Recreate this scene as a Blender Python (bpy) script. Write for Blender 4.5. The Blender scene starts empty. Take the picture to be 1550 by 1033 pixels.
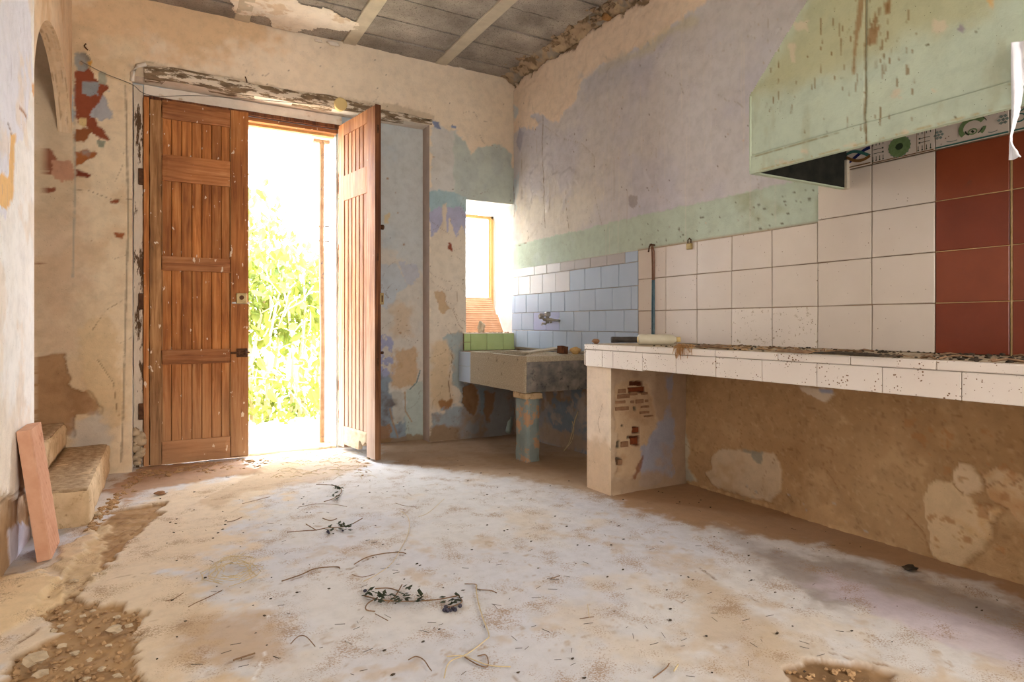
import bpy, bmesh, math, random
import numpy as np
from mathutils import Vector, Matrix, noise as mnoise
random.seed(7); rng = np.random.RandomState(7)
S = bpy.context.scene; COL = S.collection
# ------------------------------------------------------------------ camera
F = 947.0; TH = math.radians(29.24); H = 0.95; HZ = 491.0; CU = 775.0
ct, st = math.cos(TH), math.sin(TH)
cam = bpy.data.cameras.new('camera'); co = bpy.data.objects.new('camera', cam); COL.objects.link(co)
co.location = (0, 0, H); co.rotation_euler = (math.pi/2, 0, -TH)
cam.sensor_width = 36; cam.lens = F/1550*36; cam.shift_y = -(516.5-HZ)/1550; cam.clip_start = 0.05
S.camera = co
# ------------------------------------------------------------------ light
wd = bpy.data.worlds.new('sky'); S.world = wd; wd.use_nodes = True
bg = wd.node_tree.nodes['Background']; bg.inputs[0].default_value = (0.86, 0.92, 1.0, 1); bg.inputs[1].default_value = 13.0
sun = bpy.data.lights.new('sun', 'SUN'); sun.energy = 16; sun.angle = math.radians(1.0); sun.color = (1, .93, .82)
so = bpy.data.objects.new('sun', sun); COL.objects.link(so)
so.rotation_euler = Vector((0.60, 0.10, -0.80)).to_track_quat('-Z', 'Y').to_euler()
def area(name, loc, d, sx, sy, e, col, portal=False):
    l = bpy.data.lights.new(name, 'AREA'); l.shape = 'RECTANGLE'; l.size = sx; l.size_y = sy; l.energy = e; l.color = col
    if portal: l.cycles.is_portal = True
    o = bpy.data.objects.new(name, l); COL.objects.link(o); o.location = loc
    o.rotation_euler = Vector(d).to_track_quat('-Z', 'Y').to_euler(); return o
area('rear_fill_light', (1.75, -1.8, 1.75), (-.42, 1, -0.03), 1.9, 2.2, 98, (1, .95, .89))  # added fill behind the camera; the rear wall has no opening
area('door_portal', (0.55, 5.32, 1.2), (0, -1, 0), 1.3, 2.5, 1, (1, 1, 1), True)
area('window_portal', (2.5, 5.32, 1.45), (0, -1, 0), .46, 1.15, 1, (1, 1, 1), True)
S.view_settings.view_transform = 'Standard'; S.view_settings.look = 'None'
S.view_settings.gamma = 1; S.view_settings.use_curve_mapping = False; S.view_settings.exposure = 0.72
# ------------------------------------------------------------------ projection helpers (photo pixels -> world planes)
def ray(u, v):
    a = (u-CU)/F; b = (HZ-v)/F
    return (st+a*ct, ct-a*st, b)
def onX(u, v, X): r = ray(u, v); k = X/r[0]; return (X, k*r[1], H+k*r[2])
def onY(u, v, Y): r = ray(u, v); k = Y/r[1]; return (k*r[0], Y, H+k*r[2])
def onZ(u, v, Z): r = ray(u, v); k = (Z-H)/r[2]; return (k*r[0], k*r[1], Z)
def Q(ox, oy, s, pts): return [(ox+x/s, oy+y/s) for x, y in pts]
XR, YB, XL, ZC = 2.73, 4.85, -0.50, 3.13
# ------------------------------------------------------------------ noise
def _h(ix, iy, seed):
    n = (ix.astype(np.int64)*374761393 + iy.astype(np.int64)*668265263 + seed*1442695041) & 0xFFFFFFFF
    n = ((n ^ (n >> 13))*1274126177) & 0xFFFFFFFF
    return ((n ^ (n >> 16)) & 0xFFFFFF)/float(0xFFFFFF)
def vn(x, y, seed=0):
    xi = np.floor(x); yi = np.floor(y); fx = x-xi; fy = y-yi
    fx = fx*fx*(3-2*fx); fy = fy*fy*(3-2*fy)
    a = _h(xi, yi, seed); b = _h(xi+1, yi, seed); c = _h(xi, yi+1, seed); d = _h(xi+1, yi+1, seed)
    return (a*(1-fx)+b*fx)*(1-fy)+(c*(1-fx)+d*fx)*fy
def fbm(x, y, scale, seed=0, octv=4):
    r = 0; amp = .5; t = 0; f = 1/scale
    for i in range(octv):
        r = r+amp*vn(x*f+i*17.3, y*f+i*9.1, seed+i); t += amp; amp *= .55; f *= 2.1
    return (r/t-.5)*2
def sst(e0, e1, x):
    t = np.clip((x-e0)/(e1-e0+1e-9), 0, 1); return t*t*(3-2*t)
def lin(c):
    c = np.array(c, float)/255.; return np.where(c <= .04045, c/12.92, ((c+.055)/1.055)**2.4)
def L4(c, k=1.0): return tuple(float(x)*k for x in lin(c))+(1,)
def seg_d(X, Y, p, q):
    px, py = p; dx, dy = q[0]-px, q[1]-py
    t = np.clip(((X-px)*dx+(Y-py)*dy)/(dx*dx+dy*dy+1e-12), 0, 1)
    return np.hypot(X-px-t*dx, Y-py-t*dy)
def poly_sd(X, Y, P):
    d = np.full(X.shape, 9.); ins = np.zeros(X.shape, bool); n = len(P)
    for i in range(n):
        p, q = P[i], P[(i+1) % n]
        d = np.minimum(d, seg_d(X, Y, p, q))
        c = ((p[1] > Y) != (q[1] > Y)) & (X < (q[0]-p[0])*(Y-p[1])/(q[1]-p[1]+1e-12)+p[0])
        ins ^= c
    return np.where(ins, -d, d)
# ------------------------------------------------------------------ painted, displaced surface grids
class Surf:
    """A wall-like surface: a fine grid with plaster relief (peeled layers) and its paint colours as a point attribute."""
    def __init__(s, A, B, plane, base, seed=0):
        s.a, s.b = np.meshgrid(A, B, indexing='ij'); s.plane = plane; s.shape = s.a.shape
        s.col = np.ones(s.shape+(3,))*lin(base); s.dep = np.zeros(s.shape); s.seed = seed
        s.n1 = fbm(s.a, s.b, .16, seed, 5); s.n2 = fbm(s.a, s.b, .05, seed+40, 4); s.n3 = fbm(s.a, s.b, .5, seed+80, 3); s.n4 = fbm(s.a, s.b, .02, seed+60, 3)
        s.proj = None
    def P(s, pts): return [s.proj(u, v) for u, v in pts]
    def mix(s, m, c):
        m = m[..., None]; s.col = s.col*(1-m)+lin(c)*m
    def blob(s, pts, c, amp=.035, fe=.006, dep=0, al=1., px=True, fine=.5, c2=None, hole=None):
        P = s.P(pts) if px else pts
        sd = poly_sd(s.a, s.b, P)+s.n1*amp*.8+s.n2*amp*fine*1.3+s.n4*min(.010, amp*.6)
        m = 1-sst(-fe, fe, sd)
        if hole is not None: m = m*sst(hole, hole+.06, s.n2*.5+s.n1*.5+.5)
        if c is not None: s.mix(m*al, c)
        if c2 is not None: s.mix(m*al*sst(-.1, .5, s.n1+s.n2*.4), c2)
        s.dep += m*dep; return m
    def line(s, pts, c, w=.004, al=1., dep=0, px=True, wob=.006):
        P = s.P(pts) if px else pts
        d = np.full(s.shape, 9.)
        for p, q in zip(P, P[1:]): d = np.minimum(d, seg_d(s.a, s.b, p, q))
        d = d+np.abs(s.n2)*wob
        m = 1-sst(w*.5, w*1.5, d); s.mix(m*al, c); s.dep += m*dep
    def patchy(s, c, scale, th, soft=.12, al=1., seed=1, mask=None, dep=0, st_=(1, 1)):
        n = fbm(s.a*st_[0], s.b*st_[1], scale, s.seed+seed*13, 5)
        m = sst(th, th+soft, n)
        if mask is not None: m = m*mask
        s.mix(m*al, c); s.dep += m*dep; return m
    def drips(s, n, box, c, seed=3, al=.6, L=(.05, .4), w=.003):
        r = np.random.RandomState(seed)
        for i in range(n):
            x = r.uniform(box[0], box[1]); y = r.uniform(box[2], box[3]); l = r.uniform(*L)
            d = np.abs(s.a-x)+np.abs(s.n2)*.002
            m = (1-sst(w*.5, w*1.6, d))*(s.b < y)*(s.b > y-l); s.mix(m*al*r.uniform(.4, 1), c)
    def specks(s, n, c, seed=5, r0=.003, r1=.012, box=None, al=.8, dep=0):
        r = np.random.RandomState(seed); A = s.a[:, 0]; B = s.b[0, :]
        box = box or (A[0], A[-1], B[0], B[-1])
        for i in range(n):
            x = r.uniform(box[0], box[1]); y = r.uniform(box[2], box[3]); R = r.uniform(r0, r1)*r.uniform(.5, 1)
            i0, i1 = np.searchsorted(A, [x-2*R, x+2*R]); j0, j1 = np.searchsorted(B, [y-2*R, y+2*R])
            if i1-i0 < 1 or j1-j0 < 1: continue
            sa, sb = s.a[i0:i1, j0:j1], s.b[i0:i1, j0:j1]
            m = (1-sst(R*.6, R*1.2, np.hypot((sa-x)*r.uniform(.6, 1.6), sb-y)))*al
            s.col[i0:i1, j0:j1] = s.col[i0:i1, j0:j1]*(1-m[..., None])+lin(c)*m[..., None]; s.dep[i0:i1, j0:j1] += m*dep
    def cracks(s, n, box, c=(128, 100, 76), seed=1, w=.0022, L=(.15, .6), al=.7, vert=.6):
        r = np.random.RandomState(seed)
        for i in range(n):
            x, y = r.uniform(box[0], box[1]), r.uniform(box[2], box[3]); a = r.uniform(0, 6.3) if r.rand() > vert else -1.57+r.normal()*.3
            pts = [(x, y)]; l = r.uniform(*L)
            for k in range(7):
                a += r.normal()*.45; x += math.cos(a)*l/7; y += math.sin(a)*l/7; pts.append((x, y))
            s.line(pts, c, w, al*r.uniform(.5, 1), -.002, px=False, wob=.004)
    def build(s, name, mat, parent=None, holes=(), keep=None):
        a = s.a.ravel(); b = s.b.ravel(); co_ = s.plane(a, b, s.dep.ravel())
        na, nb = s.shape; idx = np.arange(na*nb).reshape(na, nb)
        f = np.stack([idx[:-1, :-1], idx[1:, :-1], idx[1:, 1:], idx[:-1, 1:]], -1).reshape(-1, 4)
        ca = (s.a[:-1, :-1]+s.a[1:, 1:]).ravel()/2; cb = (s.b[:-1, :-1]+s.b[1:, 1:]).ravel()/2
        k = np.ones(len(f), bool)
        for h in holes: k &= ~((ca > h[0]) & (ca < h[1]) & (cb > h[2]) & (cb < h[3]))
        if keep is not None: k &= keep(ca, cb)
        f = f[k]; used = np.unique(f); rm = np.full(na*nb, -1); rm[used] = np.arange(len(used)); f = rm[f]
        me = bpy.data.meshes.new(name); V = np.stack(co_, -1)[used]
        me.vertices.add(len(V)); me.vertices.foreach_set('co', V.astype(np.float32).ravel())
        me.loops.add(f.size); me.loops.foreach_set('vertex_index', f.astype(np.int32).ravel())
        me.polygons.add(len(f)); me.polygons.foreach_set('loop_start', np.arange(0, f.size, 4, dtype=np.int32))
        me.polygons.foreach_set('use_smooth', np.ones(len(f), bool)); me.update(calc_edges=True)
        at = me.color_attributes.new('Col', 'FLOAT_COLOR', 'POINT')
        cc = np.concatenate([s.col.reshape(-1, 3)[used], np.ones((len(used), 1))], 1)
        at.data.foreach_set('color', cc.astype(np.float32).ravel())
        me.materials.append(mat); o = bpy.data.objects.new(name, me); COL.objects.link(o); par(o, parent); return o
def lines(*segs):
    out = []
    for a, b, st_ in segs: out.append(np.linspace(a, b, max(2, int(round(abs(b-a)/st_))+1)))
    return np.unique(np.round(np.concatenate(out), 5))
# ------------------------------------------------------------------ object helpers
WL = {}
def par(o, parent):
    if parent is None: return
    o.parent = parent; o.matrix_parent_inverse = Matrix.Translation(-WL.get(parent.name, Vector((0, 0, 0))))
def tag(o, label=None, cat=None, group=None, kind=None):
    for k, v in (('label', label), ('category', cat), ('group', group), ('kind', kind)):
        if v: o[k] = v
    return o
def empty(name, loc, label=None, cat=None, group=None, kind=None):
    o = bpy.data.objects.new(name, None); COL.objects.link(o); o.location = loc; o.empty_display_size = .1
    WL[o.name] = Vector(loc); return tag(o, label, cat, group, kind)
class MB:
    def __init__(s): s.bm = bmesh.new()
    def box(s, lo, hi, bev=0, M=None, seg=1):
        r = bmesh.ops.create_cube(s.bm, size=1); vs = r['verts']
        lo, hi = Vector(lo), Vector(hi)
        for v in vs: v.co = Vector([lo[i]+(v.co[i]+.5)*(hi[i]-lo[i]) for i in range(3)])
        if bev:
            es = list({e for v in vs for e in v.link_edges})
            r = bmesh.ops.bevel(s.bm, geom=es, offset=bev, segments=seg, affect='EDGES', profile=.5); vs = list({v for f in r['faces'] for v in f.verts} | {v for v in vs if v.is_valid})
        if M is not None:
            for v in vs: v.co = M @ v.co
        return s
    def tube(s, pts, r, n=8, cap=True, rs=None):
        pts = [Vector(p) for p in pts]; rings = []
        for i, p in enumerate(pts):
            t = (pts[min(i+1, len(pts)-1)]-pts[max(i-1, 0)]).normalized()
            a = t.cross(Vector((0, 0, 1)) if abs(t.z) < .9 else Vector((1, 0, 0))).normalized(); b = t.cross(a)
            R = rs[i] if rs else r
            rings.append([s.bm.verts.new(p+a*math.cos(k*2*math.pi/n)*R+b*math.sin(k*2*math.pi/n)*R) for k in range(n)])
        for A, B in zip(rings, rings[1:]):
            for k in range(n): s.bm.faces.new((A[k], A[(k+1) % n], B[(k+1) % n], B[k]))
        if cap and n > 2: s.bm.faces.new(rings[0]); s.bm.faces.new(rings[-1][::-1])
        return s
    def prism(s, poly, a, bvec):       # poly: list of 3D points, extruded along bvec
        v0 = [s.bm.verts.new(Vector(p)) for p in poly]; v1 = [s.bm.verts.new(Vector(p)+Vector(bvec)) for p in poly]
        n = len(poly); s.bm.faces.new(v0); s.bm.faces.new(v1[::-1])
        for i in range(n): s.bm.faces.new((v0[i], v1[i], v1[(i+1) % n], v0[(i+1) % n]))
        return s
    def quad(s, *p): s.bm.faces.new([s.bm.verts.new(Vector(q)) for q in p]); return s
    def rock(s, c, r, sc=(1, 1, 1), sub=2, amp=.35, seed=0):
        q = bmesh.ops.create_icosphere(s.bm, subdivisions=sub, radius=1)
        for v in q['verts']:
            n = mnoise.noise(v.co*1.3+Vector((seed*7.7, seed*3.1, 0)))
            d = v.co*(1+amp*n*1.6)
            v.co = Vector((c[0]+d.x*r*sc[0], c[1]+d.y*r*sc[1], c[2]+d.z*r*sc[2]))
        return s
    def rough(s, amp, scale=.15, cuts=0, seed=0):
        if cuts: bmesh.ops.subdivide_edges(s.bm, edges=s.bm.edges[:], cuts=cuts, use_grid_fill=True)
        for v in s.bm.verts:
            v.co += mnoise.noise_vector(v.co/scale+Vector((seed*5.3, 0, 0)))*amp+mnoise.noise_vector(v.co/scale*4)*amp*.35
        return s
    def mesh(s, name, mat, smooth=False):
        bmesh.ops.recalc_face_normals(s.bm, faces=s.bm.faces[:])
        me = bpy.data.meshes.new(name); s.bm.to_mesh(me); s.bm.free(); me.materials.append(mat)
        if smooth: me.polygons.foreach_set('use_smooth', [True]*len(me.polygons))
        return me
    def build(s, name, mat, parent=None, smooth=False, M=None):
        me = s.mesh(name, mat, smooth)
        if M is not None: me.transform(M)
        o = bpy.data.objects.new(name, me); COL.objects.link(o); par(o, parent); WL.setdefault(o.name, Vector((0, 0, 0))); return o
def rbox(lo, hi, res=.03, bev=.006, amp=.003, scale=.1, seed=0):
    """box with subdivided, slightly uneven faces"""
    m = MB(); lo = Vector(lo); hi = Vector(hi); d = hi-lo; n = [max(1, int(d[i]/res)) for i in range(3)]
    bm = m.bm; V = {}
    def g(i, j, k):
        if (i, j, k) not in V:
            p = Vector((lo.x+d.x*i/n[0], lo.y+d.y*j/n[1], lo.z+d.z*k/n[2]))
            e = sum((i in (0, n[0]), j in (0, n[1]), k in (0, n[2])))
            if e >= 2: p += ((lo+hi)/2-p).normalized()*0
            q = p.copy()
            if e >= 2:
                for ax, (ii, nn) in enumerate(((i, n[0]), (j, n[1]), (k, n[2]))):
                    if ii == 0: q[ax] += bev*.6
                    elif ii == nn: q[ax] -= bev*.6
            q += mnoise.noise_vector(p/scale+Vector((seed*3.7, 1, 2)))*amp+mnoise.noise_vector(p/scale*3.3)*amp*.5
            V[(i, j, k)] = bm.verts.new(q)
        return V[(i, j, k)]
    for i in range(n[0]):
        for j in range(n[1]):
            for k in (0, n[2]): bm.faces.new((g(i, j, k), g(i+1, j, k), g(i+1, j+1, k), g(i, j+1, k)))
    for i in range(n[0]):
        for k in range(n[2]):
            for j in (0, n[1]): bm.faces.new((g(i, j, k), g(i+1, j, k), g(i+1, j, k+1), g(i, j, k+1)))
    for j in range(n[1]):
        for k in range(n[2]):
            for i in (0, n[0]): bm.faces.new((g(i, j, k), g(i, j+1, k), g(i, j+1, k+1), g(i, j, k+1)))
    return m
def inst(name, me, loc, parent, rot=None, sc=None):
    o = bpy.data.objects.new(name, me); COL.objects.link(o); o.location = loc
    if rot: o.rotation_euler = rot
    if sc: o.scale = sc
    par(o, parent); return o
# ------------------------------------------------------------------ materials
def newmat(name):
    m = bpy.data.materials.new(name); m.use_nodes = True; nt = m.node_tree
    return m, nt, nt.nodes, nt.links, nt.nodes['Principled BSDF']
def nd(ns, t, **k):
    n = ns.new(t)
    for a, b in k.items():
        if a.startswith('i_'): n.inputs[a[2:].replace('_', ' ')].default_value = b
        else: setattr(n, a, b)
    return n
def ramp(ns, stops, interp='LINEAR'):
    r = ns.new('ShaderNodeValToRGB'); r.color_ramp.interpolation = interp; e = r.color_ramp.elements
    while len(e) < len(stops): e.new(.5)
    for x, (p, c) in zip(e, stops): x.position = p; x.color = c if len(c) == 4 else L4(c)
    return r
def mixn(ns, ls, fac, a, b, mode='MIX'):
    m = ns.new('ShaderNodeMix'); m.data_type = 'RGBA'; m.blend_type = mode
    for sock, v in ((0, fac), (6, a), (7, b)):
        if hasattr(v, 'is_output') or isinstance(v, bpy.types.NodeSocket): ls.new(v, m.inputs[sock])
        else: m.inputs[sock].default_value = v
    return m.outputs[2]
def paint(name, bump=.25, scale=60, var=.12, rough=.9, specks=0.0, speck_col=(60, 45, 35), fine=300, stain=.06, grit=0):
    m, nt, ns, ls, b = newmat(name)
    at = nd(ns, 'ShaderNodeAttribute', attribute_name='Col'); g = ns.new('ShaderNodeNewGeometry')
    n1 = nd(ns, 'ShaderNodeTexNoise', i_Scale=scale*.25, i_Detail=8.0, i_Roughness=.65); n2 = nd(ns, 'ShaderNodeTexNoise', i_Scale=fine*.4, i_Detail=3.0)
    for n in (n1, n2): ls.new(g.outputs['Position'], n.inputs['Vector'])
    r = ramp(ns, [(.25, (1-var*2.2,)*3+(1,)), (.55, (1, 1, 1, 1)), (.8, (1+var*.4,)*3+(1,))]); ls.new(n1.outputs[0], r.inputs[0])
    c = mixn(ns, ls, 1.0, at.outputs['Color'], r.outputs[0], 'MULTIPLY')
    n7 = nd(ns, 'ShaderNodeTexNoise', i_Scale=3.2, i_Detail=9.0, i_Roughness=.68); ls.new(g.outputs['Position'], n7.inputs['Vector'])
    r7 = ramp(ns, [(.36, (1, 1, 1, 1)), (.60, (1-stain*.5, 1-stain*.8, 1-stain*1.2, 1)), (.72, (1-stain, 1-stain*1.6, 1-stain*2.4, 1))]); ls.new(n7.outputs[0], r7.inputs[0])
    c = mixn(ns, ls, 1.0, c, r7.outputs[0], 'MULTIPLY')
    if grit:
        n8 = nd(ns, 'ShaderNodeTexNoise', i_Scale=170.0, i_Detail=4.0, i_Roughness=.7); n9 = nd(ns, 'ShaderNodeTexNoise', i_Scale=7.0, i_Detail=6.0)
        for n in (n8, n9): ls.new(g.outputs['Position'], n.inputs['Vector'])
        mu = nd(ns, 'ShaderNodeMath', operation='ADD'); ls.new(n8.outputs[0], mu.inputs[0]); ls.new(n9.outputs[0], mu.inputs[1])
        r8 = ramp(ns, [(.60, (0, 0, 0, 1)), (.66, (grit,)*3+(1,))]); dv = nd(ns, 'ShaderNodeMath', operation='MULTIPLY'); dv.inputs[1].default_value = .55; ls.new(mu.outputs[0], dv.inputs[0]); ls.new(dv.outputs[0], r8.inputs[0])
        c = mixn(ns, ls, r8.outputs[0], c, L4((158, 128, 98)))
    if specks:
        vo = nd(ns, 'ShaderNodeTexVoronoi', i_Scale=55.0); ls.new(g.outputs['Position'], vo.inputs['Vector'])
        n3 = nd(ns, 'ShaderNodeTexNoise', i_Scale=6.0, i_Detail=3.0); ls.new(g.outputs['Position'], n3.inputs['Vector'])
        a = nd(ns, 'ShaderNodeMath', operation='LESS_THAN'); ls.new(vo.outputs['Distance'], a.inputs[0])
        t = nd(ns, 'ShaderNodeMath', operation='MULTIPLY'); ls.new(n3.outputs[0], t.inputs[0]); t.inputs[1].default_value = specks
        ls.new(t.outputs[0], a.inputs[1])
        c = mixn(ns, ls, a.outputs[0], c, L4(speck_col))
    ls.new(c, b.inputs['Base Color']); b.inputs['Roughness'].default_value = rough
    b.inputs['Specular IOR Level'].default_value = .25
    bp = nd(ns, 'ShaderNodeBump', i_Strength=bump, i_Distance=.01); bp2 = nd(ns, 'ShaderNodeBump', i_Strength=bump*.6, i_Distance=.003)
    ls.new(n1.outputs[0], bp.inputs['Height']); ls.new(n2.outputs[0], bp2.inputs['Height']); ls.new(bp.outputs[0], bp2.inputs['Normal'])
    ls.new(bp2.outputs[0], b.inputs['Normal']); return m
def plain(name, c1, c2=None, scale=12, rough=.8, bump=.2, metal=0, dirt=None, dirt_th=.62, dscale=18, coord='Position', stretch=(1, 1, 1), spec=.3, soft=.1, detail=6.0, specks=0, sscale=60.0):
    m, nt, ns, ls, b = newmat(name)
    if coord == 'Position': src = ns.new('ShaderNodeNewGeometry').outputs['Position']
    else: src = ns.new('ShaderNodeTexCoord').outputs[coord]
    mp = nd(ns, 'ShaderNodeMapping'); mp.inputs['Scale'].default_value = stretch; ls.new(src, mp.inputs[0]); src = mp.outputs[0]
    n1 = nd(ns, 'ShaderNodeTexNoise', i_Scale=float(scale), i_Detail=detail, i_Roughness=.6); ls.new(src, n1.inputs['Vector'])
    r = ramp(ns, [(.3, L4(c1)), (.7, L4(c2 or c1))]); ls.new(n1.outputs[0], r.inputs[0]); c = r.outputs[0]
    if dirt:
        n2 = nd(ns, 'ShaderNodeTexNoise', i_Scale=float(dscale), i_Detail=8.0, i_Roughness=.7); ls.new(src, n2.inputs['Vector'])
        r2 = ramp(ns, [(dirt_th, (0, 0, 0, 1)), (dirt_th+soft, (1, 1, 1, 1))]); ls.new(n2.outputs[0], r2.inputs[0])
        c = mixn(ns, ls, r2.outputs[0], c, L4(dirt))
    if specks:
        gp = ns.new('ShaderNodeNewGeometry').outputs['Position']; vo = nd(ns, 'ShaderNodeTexVoronoi', i_Scale=sscale); ls.new(gp, vo.inputs['Vector'])
        n3 = nd(ns, 'ShaderNodeTexNoise', i_Scale=14.0, i_Detail=4.0); ls.new(gp, n3.inputs['Vector'])
        t3 = nd(ns, 'ShaderNodeMath', operation='MULTIPLY_ADD'); ls.new(n3.outputs[0], t3.inputs[0]); t3.inputs[1].default_value = specks*4; t3.inputs[2].default_value = -specks*1.6
        a3 = nd(ns, 'ShaderNodeMath', operation='LESS_THAN'); ls.new(vo.outputs['Distance'], a3.inputs[0]); ls.new(t3.outputs[0], a3.inputs[1]); c = mixn(ns, ls, a3.outputs[0], c, L4((124, 92, 64)))
    ls.new(c, b.inputs['Base Color']); b.inputs['Roughness'].default_value = rough; b.inputs['Metallic'].default_value = metal
    b.inputs['Specular IOR Level'].default_value = spec
    if bump:
        bp = nd(ns, 'ShaderNodeBump', i_Strength=bump, i_Distance=.008); ls.new(n1.outputs[0], bp.inputs['Height']); ls.new(bp.outputs[0], b.inputs['Normal'])
    return m
def wood(name, dark, mid, light, axis=2, grey=None, grey_top=.7, spat=.70, rough=.65):
    m, nt, ns, ls, b = newmat(name)
    g = ns.new('ShaderNodeNewGeometry'); oi = ns.new('ShaderNodeObjectInfo')
    ad = nd(ns, 'ShaderNodeVectorMath', operation='ADD'); sc_ = nd(ns, 'ShaderNodeVectorMath', operation='SCALE')
    cb = ns.new('ShaderNodeCombineXYZ')
    for i in range(3): ls.new(oi.outputs['Random'], cb.inputs[i])
    ls.new(cb.outputs[0], sc_.inputs[0]); sc_.inputs[3].default_value = 9
    ls.new(g.outputs['Position'], ad.inputs[0]); ls.new(sc_.outputs[0], ad.inputs[1])
    mp = nd(ns, 'ShaderNodeMapping'); s = [26, 26, 26]; s[axis] = 1.6; mp.inputs['Scale'].default_value = s; ls.new(ad.outputs[0], mp.inputs[0])
    n1 = nd(ns, 'ShaderNodeTexNoise', i_Scale=1.6, i_Detail=7.0, i_Roughness=.62, i_Distortion=.6); ls.new(mp.outputs[0], n1.inputs['Vector'])
    r = ramp(ns, [(.3, L4(dark)), (.5, L4(mid)), (.72, L4(light))]); ls.new(n1.outputs[0], r.inputs[0]); c = r.outputs[0]
    n0 = nd(ns, 'ShaderNodeTexNoise', i_Scale=3.0, i_Detail=4.0); ls.new(ad.outputs[0], n0.inputs['Vector'])
    r0 = ramp(ns, [(.35, (.72, .68, .66, 1)), (.62, (1.06, 1.05, 1.05, 1))]); ls.new(n0.outputs[0], r0.inputs[0]); c = mixn(ns, ls, 1.0, c, r0.outputs[0], 'MULTIPLY')
    # per-piece tone
    hr = ramp(ns, [(0, (.82, .8, .8, 1)), (1, (1.12, 1.1, 1.06, 1))]); ls.new(oi.outputs['Random'], hr.inputs[0]); c = mixn(ns, ls, 1.0, c, hr.outputs[0], 'MULTIPLY')
    if grey:
        sx = ns.new('ShaderNodeSeparateXYZ'); ls.new(g.outputs['Position'], sx.inputs[0])
        ma = nd(ns, 'ShaderNodeMapRange'); ma.inputs[1].default_value = 0.0; ma.inputs[2].default_value = grey_top; ma.inputs[3].default_value = 1; ma.inputs[4].default_value = 0
        ls.new(sx.outputs[2], ma.inputs[0]); nm = nd(ns, 'ShaderNodeMath', operation='ADD'); ls.new(ma.outputs[0], nm.inputs[0])
        n5 = nd(ns, 'ShaderNodeMath', operation='MULTIPLY_ADD'); ls.new(n1.outputs[0], n5.inputs[0]); n5.inputs[1].default_value = 1.2; n5.inputs[2].default_value = -.75
        ls.new(n5.outputs[0], nm.inputs[1]); cl = nd(ns, 'ShaderNodeClamp'); ls.new(nm.outputs[0], cl.inputs[0])
        mz = nd(ns, 'ShaderNodeMath', operation='MULTIPLY'); ls.new(cl.outputs[0], mz.inputs[0]); mz.inputs[1].default_value = .8
        c = mixn(ns, ls, mz.outputs[0], c, L4(grey))
    if spat:
        m3 = nd(ns, 'ShaderNodeMapping'); m3.inputs['Scale'].default_value = (1, 1, .45); ls.new(g.outputs['Position'], m3.inputs[0])
        n3 = nd(ns, 'ShaderNodeTexNoise', i_Scale=38.0, i_Detail=2.0); ls.new(m3.outputs[0], n3.inputs['Vector'])
        r3 = ramp(ns, [(spat, (0, 0, 0, 1)), (spat+.02, (1, 1, 1, 1))]); ls.new(n3.outputs[0], r3.inputs[0]); c = mixn(ns, ls, r3.outputs[0], c, L4((225, 205, 180)))
    ls.new(c, b.inputs['Base Color']); b.inputs['Roughness'].default_value = rough; b.inputs['Specular IOR Level'].default_value = .3
    bp = nd(ns, 'ShaderNodeBump', i_Strength=.35, i_Distance=.004); ls.new(n1.outputs[0], bp.inputs['Height']); ls.new(bp.outputs[0], b.inputs['Normal'])
    return m
M = {}
M['plaster'] = paint('plaster', bump=.3, var=.07, specks=.11)
M['plaster_rough'] = paint('plaster_rough', bump=.4, var=.07, specks=.09)
M['floor'] = paint('floor_screed', bump=.3, scale=70, var=.06, specks=.07, speck_col=(130, 104, 78), grit=.75, stain=.05)
M['concrete'] = plain('concrete_block', (128, 120, 112), (190, 180, 168), scale=3.0, rough=.95, bump=.6, dirt=(104, 96, 88), dirt_th=.54, dscale=90)
M['beam'] = plain('beam_concrete', (190, 178, 158), (212, 200, 178), scale=9, bump=.2, dirt=(150, 130, 108), dirt_th=.62)
M['white_plaster'] = plain('white_plaster', (225, 212, 196), (240, 230, 216), scale=14, bump=.4, dirt=(200, 175, 145), dirt_th=.6, dscale=10)
M['rubble'] = plain('rubble_mortar', (112, 92, 74), (180, 155, 125), scale=16, rough=.95, bump=.9, dirt=(90, 72, 56), dirt_th=.58, dscale=30)
M['tile_blue'] = plain('tile_blue', (176, 192, 212), (188, 202, 220), scale=2.5, rough=.32, bump=.03, dirt=(120, 100, 80), dirt_th=.73, dscale=26, spec=.4, soft=.03)
M['tile_lilac'] = plain('tile_lilac', (176, 184, 218), (184, 192, 224), scale=2.5, rough=.3, bump=.03, dirt=(120, 100, 80), dirt_th=.73, dscale=26, spec=.4, soft=.03)
M['tile_grey'] = plain('tile_grey', (176, 170, 168), (190, 184, 182), scale=2.5, rough=.35, bump=.03, spec=.4)
M['tile_pale'] = plain('tile_pale', (214, 212, 214), (224, 222, 222), scale=2.5, rough=.35, bump=.03, spec=.4)
M['tile_white'] = plain('tile_white', (212, 198, 184), (222, 209, 196), scale=2.5, rough=.3, bump=.03, dirt=(140, 112, 82), dirt_th=.72, dscale=24, spec=.4, soft=.03, specks=.12, sscale=45.0)
M['tile_stain'] = plain('tile_stain', (222, 209, 195), (232, 220, 208), scale=2.5, rough=.35, bump=.03, dirt=(170, 148, 116), dirt_th=.57, dscale=40, spec=.4, soft=.08, specks=.2, sscale=60.0)
M['tile_red'] = plain('tile_red', (122, 56, 32), (140, 70, 42), scale=4, rough=.3, bump=.03, dirt=(110, 66, 48), dirt_th=.62, dscale=9, spec=.4)
M['tile_green'] = plain('tile_green', (172, 192, 128), (188, 206, 144), scale=6, rough=.35, bump=.05, dirt=(110, 85, 55), dirt_th=.70, dscale=20, spec=.4, soft=.03)
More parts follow.
